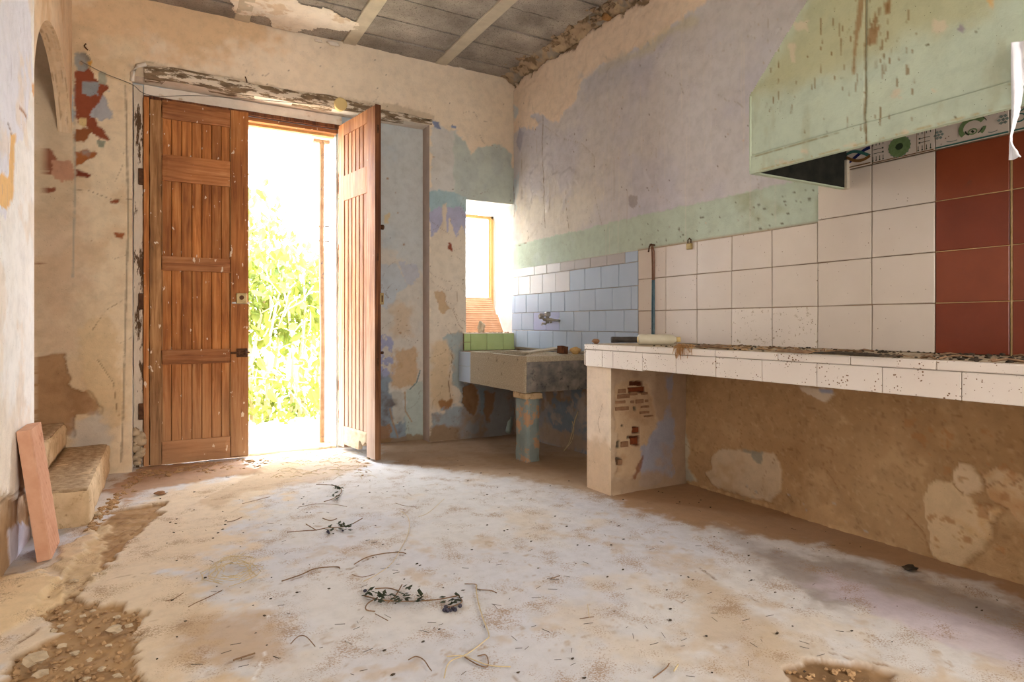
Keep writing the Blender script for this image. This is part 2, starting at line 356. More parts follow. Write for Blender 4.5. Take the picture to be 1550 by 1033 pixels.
M['tile_fascia'] = plain('tile_fascia', (222, 210, 200), (230, 220, 212), scale=3, rough=.35, bump=.03, dirt=(150, 116, 86), dirt_th=.68, dscale=30, spec=.4, soft=.04, specks=.3, sscale=90.0)
M['tile_dark'] = plain('tile_deep_red', (114, 52, 32), (132, 62, 40), scale=4, rough=.3, bump=.03)
M['grout_y'] = plain('grout_yellow', (206, 176, 120), (224, 198, 150), scale=40, bump=.1)
M['stone'] = plain('sink_terrazzo', (158, 144, 122), (196, 182, 158), scale=120, rough=.85, bump=.25, dirt=(96, 84, 68), dirt_th=.6, dscale=14, detail=3.0)
M['stone_dark'] = plain('sink_dark_stone', (96, 96, 96), (156, 146, 136), scale=14, rough=.85, bump=.3, dirt=(60, 62, 64), dirt_th=.55, dscale=10)  # darker, greyer stone for the sink's near end wall
M['pier_paint'] = plain('blue_flaking_paint', (128, 142, 140), (150, 160, 156), scale=8, rough=.85, bump=.35, dirt=(188, 150, 118), dirt_th=.54, dscale=8, soft=.03)
M['step'] = plain('step_mortar', (190, 160, 122), (222, 196, 158), scale=10, rough=.95, bump=.7, dirt=(160, 128, 92), dirt_th=.55, dscale=16)
M['step_top'] = plain('step_tread_dirt', (150, 122, 90), (205, 180, 146), scale=30, rough=.95, bump=.8, dirt=(120, 92, 64), dirt_th=.6, dscale=40)
M['wood'] = wood('old_pine', (140, 82, 38), (186, 120, 62), (208, 148, 88), 2, grey=(190, 152, 114), grey_top=.9, spat=.70)
M['wood_h'] = wood('old_pine_rail', (136, 84, 46), (176, 116, 68), (200, 144, 94), 0, grey=(188, 150, 114), grey_top=.8, spat=.70)
M['wood_worn'] = wood('worn_stile', (96, 68, 40), (150, 108, 66), (186, 144, 98), 2, grey=(176, 140, 104), grey_top=.7, spat=.70)
M['wood_out'] = wood('weathered_pine', (140, 82, 46), (184, 124, 78), (212, 158, 112), 2, grey=(184, 168, 154), grey_top=1.35, spat=.76)
M['wood_edge'] = wood('dark_leaf_edge', (70, 40, 22), (112, 66, 36), (150, 98, 60), 2, grey=(150, 110, 76), grey_top=.6, spat=0)
M['frame_white'] = plain('old_white_frame', (206, 190, 168), (228, 214, 196), scale=12, stretch=(3, 3, .6), bump=.5, dirt=(92, 68, 46), dirt_th=.55, dscale=6, soft=.03)
M['lintel'] = plain('peeled_lintel', (96, 78, 58), (156, 132, 104), scale=10, stretch=(1, 4, 4), bump=.8, dirt=(222, 208, 188), dirt_th=.50, dscale=7, soft=.03)
M['metal'] = plain('rusty_iron', (66, 42, 28), (112, 78, 54), scale=30, rough=.7, metal=.5, bump=.3)
M['pipe'] = plain('rusty_post', (160, 124, 96), (196, 164, 132), scale=14, rough=.8, metal=.1, bump=.2, dirt=(100, 92, 110), dirt_th=.6)
M['brass'] = plain('dull_brass', (150, 128, 84), (190, 168, 120), scale=30, rough=.5, metal=.5, bump=.1)
M['chrome'] = plain('scaled_chrome', (128, 124, 116), (182, 176, 166), scale=30, rough=.4, metal=.6, bump=.15)
M['cream'] = plain('cream_plastic', (218, 190, 128), (228, 202, 142), scale=6, rough=.5, bump=.02)
M['bottle'] = plain('aged_cream_bottle', (196, 186, 160), (214, 206, 184), scale=10, rough=.45, bump=.05, dirt=(150, 130, 92), dirt_th=.62, dscale=20)
M['black'] = plain('dark_foam', (44, 40, 38), (92, 84, 78), scale=20, rough=.7, bump=.3)
M['rust_fibre'] = plain('orange_fibre', (150, 108, 66), (186, 142, 92), scale=60, rough=.9, bump=.5)
M['sponge'] = plain('ochre_sponge', (190, 150, 92), (208, 172, 116), scale=80, rough=1, bump=.8)
M['clay'] = plain('terracotta_slab', (216, 160, 122), (232, 184, 146), scale=12, rough=.9, bump=.2, dirt=(232, 200, 170), dirt_th=.62, dscale=24)
M['clay_pink'] = plain('pink_terracotta', (206, 152, 122), (224, 176, 146), scale=10, rough=.9, bump=.2, dirt=(180, 120, 90), dirt_th=.6, dscale=12)
M['brick'] = plain('exposed_brick', (128, 92, 66), (158, 122, 92), scale=26, rough=.95, bump=.6)
M['brick_red'] = plain('exposed_red_brick', (108, 52, 24), (142, 74, 38), scale=26, rough=.95, bump=.6)
M['rock'] = plain('pale_stone', (178, 158, 130), (206, 186, 158), scale=20, rough=.95, bump=.6)
M['dirt'] = plain('loose_dirt', (150, 118, 84), (196, 160, 118), scale=40, rough=1, bump=.6)
M['dark_bit'] = plain('dry_leaf_bits', (46, 40, 34), (84, 70, 54), scale=40, rough=.9, bump=.2)
M['straw'] = plain('straw', (196, 176, 138), (216, 196, 158), scale=40, rough=.9, bump=.1)
M['twig'] = plain('dry_twig', (112, 84, 62), (150, 120, 92), scale=40, rough=.9, bump=.2)
M['leaf_dry'] = plain('wilted_leaf', (58, 68, 52), (96, 100, 78), scale=40, rough=.9, bump=.2)
M['berry'] = plain('dark_berry', (44, 42, 56), (70, 64, 78), scale=40, rough=.6, bump=.1)
M['ground'] = plain('sunlit_ground', (214, 200, 178), (232, 220, 200), scale=6, rough=1, bump=.4, dirt=(180, 156, 122), dirt_th=.6)
M['white_wash'] = plain('whitewash', (232, 228, 224), (240, 238, 236), scale=8, rough=.9, bump=.2)
M['reveal'] = plain('reveal_plaster', (212, 204, 198), (226, 218, 212), scale=10, rough=.9, bump=.2, dirt=(178, 150, 124), dirt_th=.62)
M['reveal_brown'] = plain('reveal_mauve', (176, 160, 150), (190, 174, 164), scale=10, rough=.9, bump=.2, dirt=(160, 110, 84), dirt_th=.68)
M['paper'] = plain('flaking_paper', (224, 224, 232), (238, 238, 244), scale=14, rough=.9, bump=.3)
M['slab_dust'] = plain('counter_top_dirt', (150, 124, 90), (212, 196, 170), scale=14, rough=.95, bump=.5, dirt=(84, 62, 42), dirt_th=.58, dscale=30)
M['winframe'] = plain('varnished_frame', (196, 152, 92), (216, 176, 116), scale=20, rough=.6, bump=.1, stretch=(1, 1, .2))
M['cable'] = plain('old_cable', (90, 80, 70), (130, 118, 104), scale=10, rough=.7, bump=0)
M['navy'] = plain('glaze_navy', (34, 40, 96), rough=.35, bump=0)
M['teal'] = plain('glaze_teal', (62, 108, 100), rough=.35, bump=0)
M['ochre'] = plain('glaze_ochre', (124, 88, 48), rough=.35, bump=0)
M['glaze_green'] = plain('glaze_green', (96, 122, 76), (126, 148, 104), scale=60, rough=.35, bump=0)
M['glaze_dark'] = plain('glaze_dark', (54, 66, 46), rough=.35, bump=0)
M['glaze_grey'] = plain('glaze_grey', (128, 140, 132), rough=.35, bump=0)
M['hood_inner'] = plain('dark_hood_inside', (22, 24, 20), (44, 44, 36), scale=20, rough=.9, bump=.1)  # near-black colour for the inner faces of the hood
M['strap_brown'] = plain('brown_strap', (120, 82, 62), (148, 108, 86), scale=30, rough=.8, bump=.2)
M['strap_blue'] = plain('blue_strap', (66, 96, 110), (104, 132, 142), scale=30, rough=.8, bump=.2)
def leafmat(name, c1, c2):
    m, nt, ns, ls, b = newmat(name)
    oi = ns.new('ShaderNodeObjectInfo'); g = ns.new('ShaderNodeNewGeometry')
    n = nd(ns, 'ShaderNodeTexNoise', i_Scale=4.0, i_Detail=2.0); ls.new(g.outputs['Position'], n.inputs['Vector'])
    r = ramp(ns, [(.3, L4(c1)), (.7, L4(c2))]); ls.new(n.outputs[0], r.inputs[0])
    ls.new(r.outputs[0], b.inputs['Base Color']); b.inputs['Roughness'].default_value = .6
    t = ns.new('ShaderNodeBsdfTranslucent'); ls.new(r.outputs[0], t.inputs[0]); mx = ns.new('ShaderNodeMixShader'); mx.inputs[0].default_value = .45
    ls.new(b.outputs[0], mx.inputs[1]); ls.new(t.outputs[0], mx.inputs[2]); ls.new(mx.outputs[0], nt.nodes['Material Output'].inputs[0]); return m
M['leaf'] = leafmat('shrub_leaf', (90, 108, 32), (150, 156, 64))
# wooden parts get extra wear inside wood(); hood paint and glass
def hoodmat():
    m = plain('mint_hood_paint', (182, 196, 170), (194, 206, 182), scale=5, rough=.6, bump=.08, spec=.35)
    nt = m.node_tree; ns, ls = nt.nodes, nt.links; b = ns['Principled BSDF']
    base = b.inputs['Base Color'].links[0].from_socket; g = ns.new('ShaderNodeNewGeometry')
    def layer(base, scl, vec, th, soft, col, al=1., mask=None):
        mp = nd(ns, 'ShaderNodeMapping'); mp.inputs['Scale'].default_value = vec; ls.new(g.outputs['Position'], mp.inputs[0])
        n = nd(ns, 'ShaderNodeTexNoise', i_Scale=scl, i_Detail=5.0, i_Roughness=.6); ls.new(mp.outputs[0], n.inputs['Vector'])
        r = ramp(ns, [(th, (0, 0, 0, 1)), (th+soft, (al, al, al, 1))]); ls.new(n.outputs[0], r.inputs[0]); f = r.outputs[0]
        if mask is not None:
            x = nd(ns, 'ShaderNodeMath', operation='MULTIPLY'); ls.new(f, x.inputs[0]); ls.new(mask, x.inputs[1]); f = x.outputs[0]
        return mixn(ns, ls, f, base, L4(col))
    sp = ns.new('ShaderNodeSeparateXYZ'); ls.new(g.outputs['Position'], sp.inputs[0])
    mr = nd(ns, 'ShaderNodeMapRange'); mr.inputs[1].default_value = 1.75; mr.inputs[2].default_value = 2.15; ls.new(sp.outputs[2], mr.inputs[0])
    my = nd(ns, 'ShaderNodeMapRange'); my.inputs[1].default_value = .95; my.inputs[2].default_value = 1.25; ls.new(sp.outputs[1], my.inputs[0])
    mm = nd(ns, 'ShaderNodeMath', operation='MULTIPLY'); ls.new(mr.outputs[0], mm.inputs[0]); ls.new(my.outputs[0], mm.inputs[1])
    c = layer(base, 3.0, (1, 1, 1), .40, .30, (176, 172, 132), .8, mm.outputs[0])
    c = layer(c, 16.0, (1, 1.6, .30), .60, .03, (138, 108, 70), .9, mm.outputs[0])
    c = layer(c, 34.0, (1, 1, .35), .68, .03, (126, 98, 62), .9)
    c = layer(c, 9.0, (1, 1, 1), .68, .03, (214, 196, 170), .7)
    ls.new(c, b.inputs['Base Color']); return m
M['hood'] = hoodmat()
def glassmat():
    m, nt, ns, ls, b = newmat('dusty_glass'); t = ns.new('ShaderNodeBsdfTransparent'); gl = ns.new('ShaderNodeBsdfGlossy'); gl.inputs[1].default_value = .1
    mx = ns.new('ShaderNodeMixShader'); mx.inputs[0].default_value = .06; ls.new(t.outputs[0], mx.inputs[1]); ls.new(gl.outputs[0], mx.inputs[2])
    ls.new(mx.outputs[0], nt.nodes['Material Output'].inputs[0]); return m
M['glass'] = glassmat()
#SETTING
# ================================================================== SETTING
RX0, RX1, RZ, RY = -0.171, 1.932, 2.60, 5.00      # door recess
DX0, DX1, DZ = -0.109, 1.204, 2.47                # door opening
WX0, WZ0, WZ1 = 2.265, .87, 2.015                 # window recess
YO = 5.27
# ---- wall_back
A = lines((-2, -.62, .05), (-.62, RX0, .008), (RX0, RX1, .010), (RX1, WX0, .0075), (WX0, XR+.01, .0085))
B = lines((-.08, 0, .02), (0, WZ0, .0085), (WZ0, WZ1, .0085), (WZ1, RZ, .009), (RZ, ZC+.05, .010))
def edge_fade(a, b):       # relief dies out at the corners of the openings
    d = np.minimum(np.abs(a-RX0)+9*(b > RZ+.02), np.abs(a-RX1)+9*(b > RZ+.02)); d = np.minimum(d, np.abs(b-RZ)+9*((a < RX0-.02) | (a > RX1+.02)))
    d = np.minimum(d, np.abs(a-WX0)+9*((b > WZ1+.02) | (b < WZ0-.15))); d = np.minimum(d, np.abs(b-WZ1)+9*(a < WX0-.02)); return d
W = Surf(A, B, None, (240, 223, 200), 3)
ef = edge_fade(W.a, W.b)
W.plane = lambda a, b, d: (a, YB-d, b); W.proj = lambda u, v: (lambda p: (p[0], p[2]))(onY(u, v, YB))
W.dep += .012*W.n3*sst(0, .12, ef)+.003*W.n1*sst(0, .04, ef)
W.blob([(90, -40), (420, -40), (400, 60), (330, 90), (210, 95), (150, 150), (110, 160)], (226, 188, 142), amp=.25, fe=.16, al=.75)
W.blob([(40, 60), (210, 60), (214, 720), (40, 720)], (232, 212, 180), amp=.1, fe=.08, al=.9)
W.blob([(52, 430), (150, 440), (190, 560), (180, 700), (40, 700)], (214, 190, 156), amp=.2, fe=.1, al=.5)
W.patchy((214, 184, 146), .22, .10, .35, .6, 1, mask=(W.a < RX0+.02)*1.)
W.blob([(56, 330), (110, 300), (128, 420), (100, 540), (52, 520)], (202, 168, 140), amp=.15, fe=.12, al=.5)
# the seen-through niche wall: browner, its shade painted into the plaster colour
W.blob([(40, 40), (112, 40), (112, 300), (100, 330), (50, 330)], (196, 170, 138), amp=.08, fe=.08, al=.6)
m = W.blob([(45, 545), (72, 537), (96, 538), (102, 562), (110, 583), (132, 592), (148, 612), (150, 626), (118, 632), (110, 660), (45, 660)], (178, 140, 102), amp=.03, fe=.004, dep=-.012, c2=(160, 122, 86))
W.blob([(108, 632), (165, 628), (170, 676), (112, 682)], (196, 190, 182), amp=.06, fe=.03, al=.7)
W.blob([(120, 500), (140, 480), (170, 470), (185, 560), (190, 640), (170, 650), (150, 610), (130, 590)], (222, 194, 152), amp=.05, fe=.02, dep=.003, al=.7)
s = 2.295
W.blob(Q(0, 0, s, [(268, 250), (300, 235), (322, 270), (368, 310), (360, 352), (322, 385), (335, 430), (374, 482), (345, 476), (300, 440), (275, 412), (262, 340)]), (146, 78, 52), amp=.035, fe=.004, dep=-.006)
W.blob(Q(0, 0, s, [(262, 185), (300, 180), (322, 205), (300, 236), (268, 238)]), (158, 156, 150), amp=.02, fe=.004, dep=-.006, c2=(128, 118, 104))
W.blob(Q(0, 0, s, [(300, 212), (325, 208), (312, 232)]), (214, 158, 70), amp=.01, fe=.004)
W.blob(Q(0, 0, s, [(352, 330), (374, 318), (374, 372), (396, 412), (350, 420), (318, 398), (330, 370)]), (178, 178, 182), amp=.03, fe=.004, dep=-.004)
W.blob(Q(0, 0, s, [(295, 285), (330, 290), (345, 330), (320, 335), (300, 320)]), (150, 156, 160), amp=.035, fe=.004)
W.blob(Q(0, 0, s, [(275, 410), (298, 412), (295, 440), (278, 436)]), (222, 196, 140), amp=.008, fe=.004)
W.blob(Q(0, 0, s, [(262, 448), (300, 442), (320, 455), (290, 490), (262, 488)]), (150, 92, 54), amp=.016, fe=.004)
W.blob(Q(0, 0, s, [(262, 528), (300, 518), (342, 530), (328, 546), (290, 560), (264, 572)]), (168, 104, 58), amp=.016, fe=.004, dep=-.004, c2=(150, 160, 160))
W.blob(Q(0, 0, s, [(266, 590), (320, 606), (305, 616), (268, 608)]), (128, 62, 42), amp=.012, fe=.004, dep=-.004)
W.blob(Q(0, 0, s, [(378, 696), (414, 692), (412, 704), (386, 708)]), (150, 84, 52), amp=.01, fe=.004)
W.blob(Q(0, 0, s, [(397, 806), (430, 812), (424, 830), (400, 826)]), (160, 96, 60), amp=.01, fe=.004)
W.blob(Q(0, 0, s, [(342, 250), (368, 252), (362, 290), (345, 285)]), (170, 168, 150), amp=.012, fe=.004)
W.blob(Q(0, 0, s, [(340, 488), (362, 492), (360, 514), (342, 512)]), (150, 150, 130), amp=.012, fe=.004)
W.blob(Q(0, 0, s, [(150, 500), (185, 510), (195, 560), (180, 592), (162, 570)]), (150, 98, 74), amp=.06, fe=.004, dep=-.003)
W.blob(Q(0, 0, s, [(150, 655), (192, 652), (190, 668), (155, 672)]), (140, 82, 58), amp=.02, fe=.004)
W.blob(Q(0, 0, s, [(196, 560), (236, 560), (234, 612), (200, 618)]), (196, 148, 120), amp=.06, fe=.004)
W.blob(Q(0, 0, s, [(205, 340), (250, 330), (252, 420), (225, 440)]), (172, 180, 184), amp=.02, fe=.006)
W.patchy((150, 92, 62), .09, .52, .03, .8, 2, mask=sst(.0, .1, 1.55-W.b)*sst(0, .1, W.b-1.2)*(W.a < -.28)*1.)
W.line([(112, 120), (113, 300), (110, 420)], (150, 150, 140), .006, .6)
W.line([(190, 130), (194, 330), (190, 480), (186, 640), (183, 700)], (150, 132, 112), .006, .8, -.004)
W.line([(140, 500), (160, 470), (186, 455)], (150, 120, 90), .003, .8, -.003); W.line([(148, 545), (172, 580), (178, 630)], (140, 110, 80), .003, .8, -.003)
W.line([(232, 95), (222, 92), (210, 100)], (130, 110, 90), .004)
# exposed lintel surround chips
W.blob([(196, 98), (225, 92), (400, 128), (510, 146), (600, 160), (655, 176), (655, 192), (200, 118)], (206, 186, 160), amp=.03, fe=.01, al=.8)
# right part
s = 2.583; ox, oy = 640, 0
W.blob([(650, 186), (702, 205), (706, 300), (650, 300)], (214, 212, 208), amp=.05, fe=.01)
W.blob(Q(ox, oy, s, [(120, 520), (165, 545), (190, 602), (215, 578), (300, 562), (345, 605), (380, 800), (120, 800)]), (200, 208, 200), amp=.035, fe=.01, c2=(190, 198, 194))
W.blob(Q(ox, oy, s, [(30, 470), (60, 480), (70, 505), (45, 500)]), (150, 160, 190), amp=.014, fe=.004)
W.blob(Q(ox, oy, s, [(110, 490), (130, 494), (128, 503), (112, 502)]), (150, 160, 190), amp=.006, fe=.004)
W.blob([(652, 300), (710, 310), (710, 700), (645, 700)], (220, 207, 190), amp=.03, fe=.01)
W.blob(Q(ox, oy, s, [(20, 752), (60, 744), (175, 768), (175, 850), (100, 820), (30, 830)]), (170, 196, 204), amp=.02, fe=.006, c2=(184, 206, 210))
m = W.blob(Q(ox, oy, s, [(20, 835), (60, 815), (150, 812), (170, 840), (168, 930), (150, 870), (130, 925), (105, 860), (95, 905), (80, 860), (60, 900), (30, 935)]), (180, 180, 206), amp=.028, fe=.004, dep=-.003)
W.blob(Q(ox, oy, s, [(75, 800), (92, 795), (92, 920), (60, 935), (78, 860)]), (220, 206, 188), amp=.01, fe=.004, dep=.003)
W.blob(Q(350, 130, 3.2275, [(1060, 765), (1080, 770), (1078, 808), (1062, 800)]), (150, 80, 60), amp=.016, fe=.003)
s = 3.56; ox, oy = 560, 400
W.blob(Q(ox, oy, s, [(345, 145), (400, 142), (412, 165), (405, 200), (445, 240), (390, 272), (368, 250), (365, 205), (346, 175)]), (198, 170, 138), amp=.03, fe=.004, dep=-.006)
W.line(Q(ox, oy, s, [(412, 150), (470, 150), (468, 210), (445, 240)]), (170, 140, 112), .003, .7, -.003)
W.line(Q(ox, oy, s, [(445, 245), (480, 330), (500, 350)]), (150, 120, 95), .004, .7, -.003)
W.blob(Q(ox, oy, s, [(395, 400), (420, 380), (500, 352), (505, 620), (500, 700), (450, 640), (438, 560), (445, 480), (420, 430)]), (168, 178, 178), amp=.035, fe=.006, c2=(206, 176, 142), dep=-.004)
W.blob(Q(ox, oy, s, [(330, 440), (410, 420), (440, 500), (430, 620), (440, 740), (400, 790), (330, 760)]), (216, 190, 154), amp=.05, fe=.03, al=.8)
W.line(Q(ox, oy, s, [(405, 460), (435, 480), (448, 500), (436, 560), (425, 640), (432, 700), (440, 760), (410, 795)]), (126, 92, 66), .005, .9, -.006, wob=.01)
W.blob(Q(ox, oy, s, [(375, 740), (440, 735), (432, 780), (390, 790)]), (166, 122, 82), amp=.03, fe=.01)
W.blob(Q(ox, oy, s, [(325, 800), (400, 795), (450, 770), (520, 770), (600, 800), (600, 900), (330, 890)]), (164, 174, 182), amp=.06, fe=.012, c2=(150, 134, 118))
W.blob(Q(ox, oy, s, [(325, 880), (620, 870), (620, 960), (325, 960)]), (158, 134, 110), amp=.06, fe=.02, c2=(132, 106, 84))
s = 3.974; ox, oy = 680, 500
W.blob(Q(ox, oy, s, [(80, 320), (420, 320), (420, 680), (60, 680)]), (150, 152, 154), amp=.05, fe=.02, c2=(158, 138, 122))
W.blob(Q(ox, oy, s, [(85, 345), (130, 325), (165, 345), (182, 420), (155, 520), (110, 490), (78, 440)]), (156, 120, 88), amp=.02, fe=.004, dep=-.012, c2=(140, 106, 76))
W.blob(Q(ox, oy, s, [(182, 340), (215, 350), (218, 500), (190, 520)]), (138, 156, 168), amp=.02, fe=.01, al=.8)
W.blob(Q(ox, oy, s, [(215, 370), (270, 380), (255, 480), (230, 560), (210, 500)]), (150, 120, 96), amp=.03, fe=.01, dep=-.004)
W.specks(160, (120, 100, 80), 5, .002, .006, (RX1, XR, 0, 2.6)); W.specks(60, (120, 100, 80), 6, .002, .006, (-.5, 2.7, 2.6, 3.1))
W.cracks(26, (-.5, 2.7, .1, 2.9), seed=12); W.cracks(10, (1.95, 2.25, .1, 2.0), seed=14, L=(.2, .6)); W.specks(26, (190, 150, 112), 15, .006, .02, (-.5, 2.7, .2, 2.9), .7, -.002); W.dep *= sst(.0, .02, ef)*.9+.1
# ragged plaster edge against the ceiling
W.blob([(-300, -200), (300, 8), (768, 108), (900, 140), (900, -300)], (170, 148, 122), amp=.05, fe=.006, dep=-.012, al=.8)
wall_back = W.build('wall_back', M['plaster'], holes=[(RX0, RX1, -1, RZ), (WX0, XR+1, WZ0, WZ1)])
tag(wall_back, 'cream plaster wall with the double door, patched blue and stained near the corner', 'wall', kind='structure')
# ---- recess back panel (blue) with door opening
A = lines((RX0, DX0, .02), (DX0, DX1, .03), (DX1, RX1+.01, .0075)); B = lines((-.08, DZ, .0085), (DZ, RZ+.01, .01))
R = Surf(A, B, None, (208, 212, 212), 9)
R.plane = lambda a, b, d: (a, RY-d, b); R.proj = lambda u, v: (lambda p: (p[0], p[2]))(onY(u, v, RY))
R.dep += .004*R.n1+.006*R.n3
R.patchy((188, 202, 212), .4, -.1, .5, .8, 1, mask=sst(.9, 1.5, R.b))
s = 3.56; ox, oy = 560, 400
R.blob([(560, 360), (648, 420), (648, 600), (560, 600)], (220, 212, 200), amp=.12, fe=.05, al=.8)
R.blob(Q(ox, oy, s, [(160, 0), (262, -10), (250, 40), (215, 90), (195, 80), (170, 45)]), (190, 198, 216), amp=.12, fe=.01, al=.7)
R.blob(Q(ox, oy, s, [(45, 0), (150, 0), (200, 120), (150, 150), (120, 220), (85, 240), (45, 200)]), (196, 206, 216), amp=.03, fe=.006, al=.8)
R.blob(Q(350, 130, 3.2275, [(750, 630), (772, 628), (768, 670), (748, 672)]), (222, 206, 170), amp=.02, fe=.004)
R.blob(Q(ox, oy, s, [(130, 230), (220, 230), (215, 380), (130, 390)]), (214, 186, 150), amp=.1, fe=.05, al=.6)
m = R.blob(Q(ox, oy, s, [(40, 385), (110, 390), (125, 430), (110, 470), (130, 560), (110, 640), (40, 660)]), (172, 176, 208), amp=.045, fe=.004, hole=.3)
R.blob(Q(ox, oy, s, [(140, 470), (250, 450), (262, 600), (240, 660), (110, 665), (105, 610), (140, 600)]), (208, 180, 148), amp=.08, fe=.02, dep=-.002, c2=(190, 156, 118))
R.blob(Q(ox, oy, s, [(40, 570), (110, 620), (110, 690), (170, 690), (190, 830), (240, 960), (40, 980)]), (146, 162, 176), amp=.07, fe=.02, c2=(120, 112, 112))
R.blob(Q(ox, oy, s, [(190, 690), (285, 620), (300, 960), (215, 960), (190, 830)]), (186, 200, 194), amp=.04, fe=.01, al=.9)
R.blob(Q(ox, oy, s, [(110, 680), (185, 690), (180, 850), (130, 860)]), (206, 204, 194), amp=.06, fe=.01, al=.8, c2=(150, 140, 130))
R.line(Q(ox, oy, s, [(270, 575), (250, 640), (215, 675)]), (106, 132, 136), .006, .9); R.line(Q(ox, oy, s, [(188, 690), (190, 790), (225, 850)]), (180, 146, 108), .006, .9, -.003)
R.line(Q(ox, oy, s, [(108, 780), (120, 840), (150, 930)]), (176, 138, 100), .008, .8, -.003)
R.blob(Q(ox, oy, s, [(40, 870), (100, 860), (110, 980), (40, 1000)]), (158, 120, 86), amp=.06, fe=.01, al=.9); R.blob(Q(ox, oy, s, [(40, 950), (310, 915), (310, 1000), (40, 1000)]), (150, 120, 84), amp=.03, fe=.01, al=.8)
R.cracks(14, (1.35, 1.92, .05, 1.6), seed=5, L=(.1, .4)); R.specks(20, (170, 130, 96), 18, .004, .012, (1.3, 1.92, .05, 2.4)); R.specks(120, (110, 90, 76), 8, .002, .006)
o = R.build('recess_panel', M['plaster'], wall_back, holes=[(DX0, DX1, -1, DZ)])
tag(o, 'pale blue flaking wall of the door recess')
# reveals, soffit, door jambs, window reveals
MB().quad((RX1, YB, -.08), (RX1, RY, -.08), (RX1, RY, RZ), (RX1, YB, RZ)).build('reveal', M['reveal_brown'], wall_back)
MB().quad((RX0, YB, -.08), (RX0, RY, -.08), (RX0, RY, RZ), (RX0, YB, RZ)).build('reveal', M['reveal'], wall_back)
MB().quad((RX0, YB, RZ), (RX1, YB, RZ), (RX1, RY, RZ), (RX0, RY, RZ)).build('recess_soffit', M['white_plaster'], wall_back)
for nm, q in (('door_jamb', ((DX0, RY, -.1), (DX0, YO, -.1), (DX0, YO, DZ), (DX0, RY, DZ))), ('door_jamb', ((DX1+.03, RY, -.1), (DX1-.03, YO, -.1), (DX1-.03, YO, DZ), (DX1+.03, RY, DZ))),
              ('door_soffit', ((DX0, RY, DZ), (DX1, RY, DZ), (DX1, YO, DZ), (DX0, YO, DZ))),
              ('window_jamb', ((WX0, YB, WZ0), (WX0, YO, WZ0), (WX0, YO, WZ1), (WX0, YB, WZ1))), ('window_soffit', ((WX0, YB, WZ1), (XR, YB, WZ1), (XR, YO, WZ1-.02), (WX0, YO, WZ1-.02))),
              ('window_ledge', ((WX0, YB, WZ0), (XR, YB, WZ0), (XR, YO, WZ0), (WX0, YO, WZ0)))):
    MB().quad(*q).build(nm, M['white_wash'], wall_back)
# outer face of the wall with its openings
m = MB()
for x0, x1, z0, z1 in ((-6, DX0, -.3, 3.6), (DX0, DX1, DZ, 3.6), (DX1, WX0, -.3, 3.6), (WX0, XR, -.3, WZ0), (WX0, XR, WZ1, 3.6), (XR, 7, -.3, 3.6)):
    m.quad((x0, YO, z0), (x1, YO, z0), (x1, YO, z1), (x0, YO, z1))
m.build('outer_face', M['white_wash'], wall_back)
# ---- wall_right
A = lines((-2, .7, .04), (.7, 1.9, .0095), (1.9, YB, .0085), (YB, YO, .01)); B = lines((-.08, .8, .0085), (.8, 1.35, .03), (1.35, 2.2, .009), (2.2, ZC+.05, .012))
W = Surf(A, B, None, (210, 205, 206), 21)
W.plane = lambda a, b, d: (XR-d, a, b); W.proj = lambda u, v: onX(u, v, XR)[1:]
up = sst(.8, .95, W.b); W.dep += .010*W.n3+.003*W.n1
W.patchy((226, 218, 208), .5, -.1, .6, .7, 1, mask=sst(2.8, 3.9, W.a)*up)
W.patchy((202, 199, 210), .45, -.1, .5, .7, 2, mask=up)
# cream upper zone
s = 2.583; ox, oy = 640, 0
cre = Q(ox, oy, s, [(335, 330), (335, 590), (360, 520), (400, 500), (440, 515), (460, 480), (430, 450), (470, 450), (510, 480), (535, 480), (560, 430), (600, 400), (625, 330), (680, 270), (760, 220), (850, 190), (900, 150), (980, 95), (1050, 50), (1100, 10), (1250, -160), (700, -500), (250, 250)])
W.blob(cre, (236, 216, 196), amp=.05, fe=.008, dep=.003)
W.blob(Q(ox, oy, s, [(680, 270), (850, 190), (900, 150), (1050, 60), (1080, 80), (960, 140), (860, 220), (750, 260), (690, 300)]), (206, 198, 170), amp=.04, fe=.03, al=.6)
W.blob(Q(ox, oy, s, [(620, 300), (700, 260), (800, 240), (900, 260), (820, 300), (640, 400)]), (190, 190, 200), amp=.08, fe=.06, al=.6)
W.blob([(778, 300), (905, 290), (880, 370), (780, 410)], (228, 220, 208), amp=.15, fe=.12, al=.8)
W.blob(Q(ox, oy, s, [(378, 495), (395, 520), (380, 590), (362, 560)]), (178, 176, 192), amp=.02, fe=.01)
W.blob(Q(ox, oy, s, [(805, 770), (835, 768), (838, 795), (820, 815), (806, 800)]), (176, 166, 168), amp=.012, fe=.004)
W.dep += .004*sst(.1, .3, W.n1)*(W.b > 1.7)
# mint band
yb = lambda u: onX(u, 300, XR)[1]
W.blob([(5.0, 1.655), (4.0, 1.655), (3.1, 1.66), (2.3, 1.655), (1.884, 1.665), (1.884, 1.37), (5.0, 1.37)], (194, 208, 192), amp=.014, fe=.005, px=False, dep=.002)
W.patchy((172, 176, 144), .25, .0, .4, .8, 4, mask=(W.b > 1.38)*(W.b < 1.65)*sst(2.9, 2.2, W.a)*1.)
W.patchy((200, 212, 204), .2, .05, .3, .6, 5, mask=(W.b > 1.38)*(W.b < 1.65)*sst(3.2, 4., W.a)*1.)
W.drips(14, (3.0, 4.7, 1.8, 2.5), (170, 150, 122), 4, .5, (.05, .35), .0022)
W.line(Q(ox, oy, s, [(467, 450), (466, 560), (472, 700), (478, 890)]), (132, 112, 82), .005, .9); W.line(Q(ox, oy, s, [(560, 740), (572, 900)]), (150, 130, 96), .003, .8)
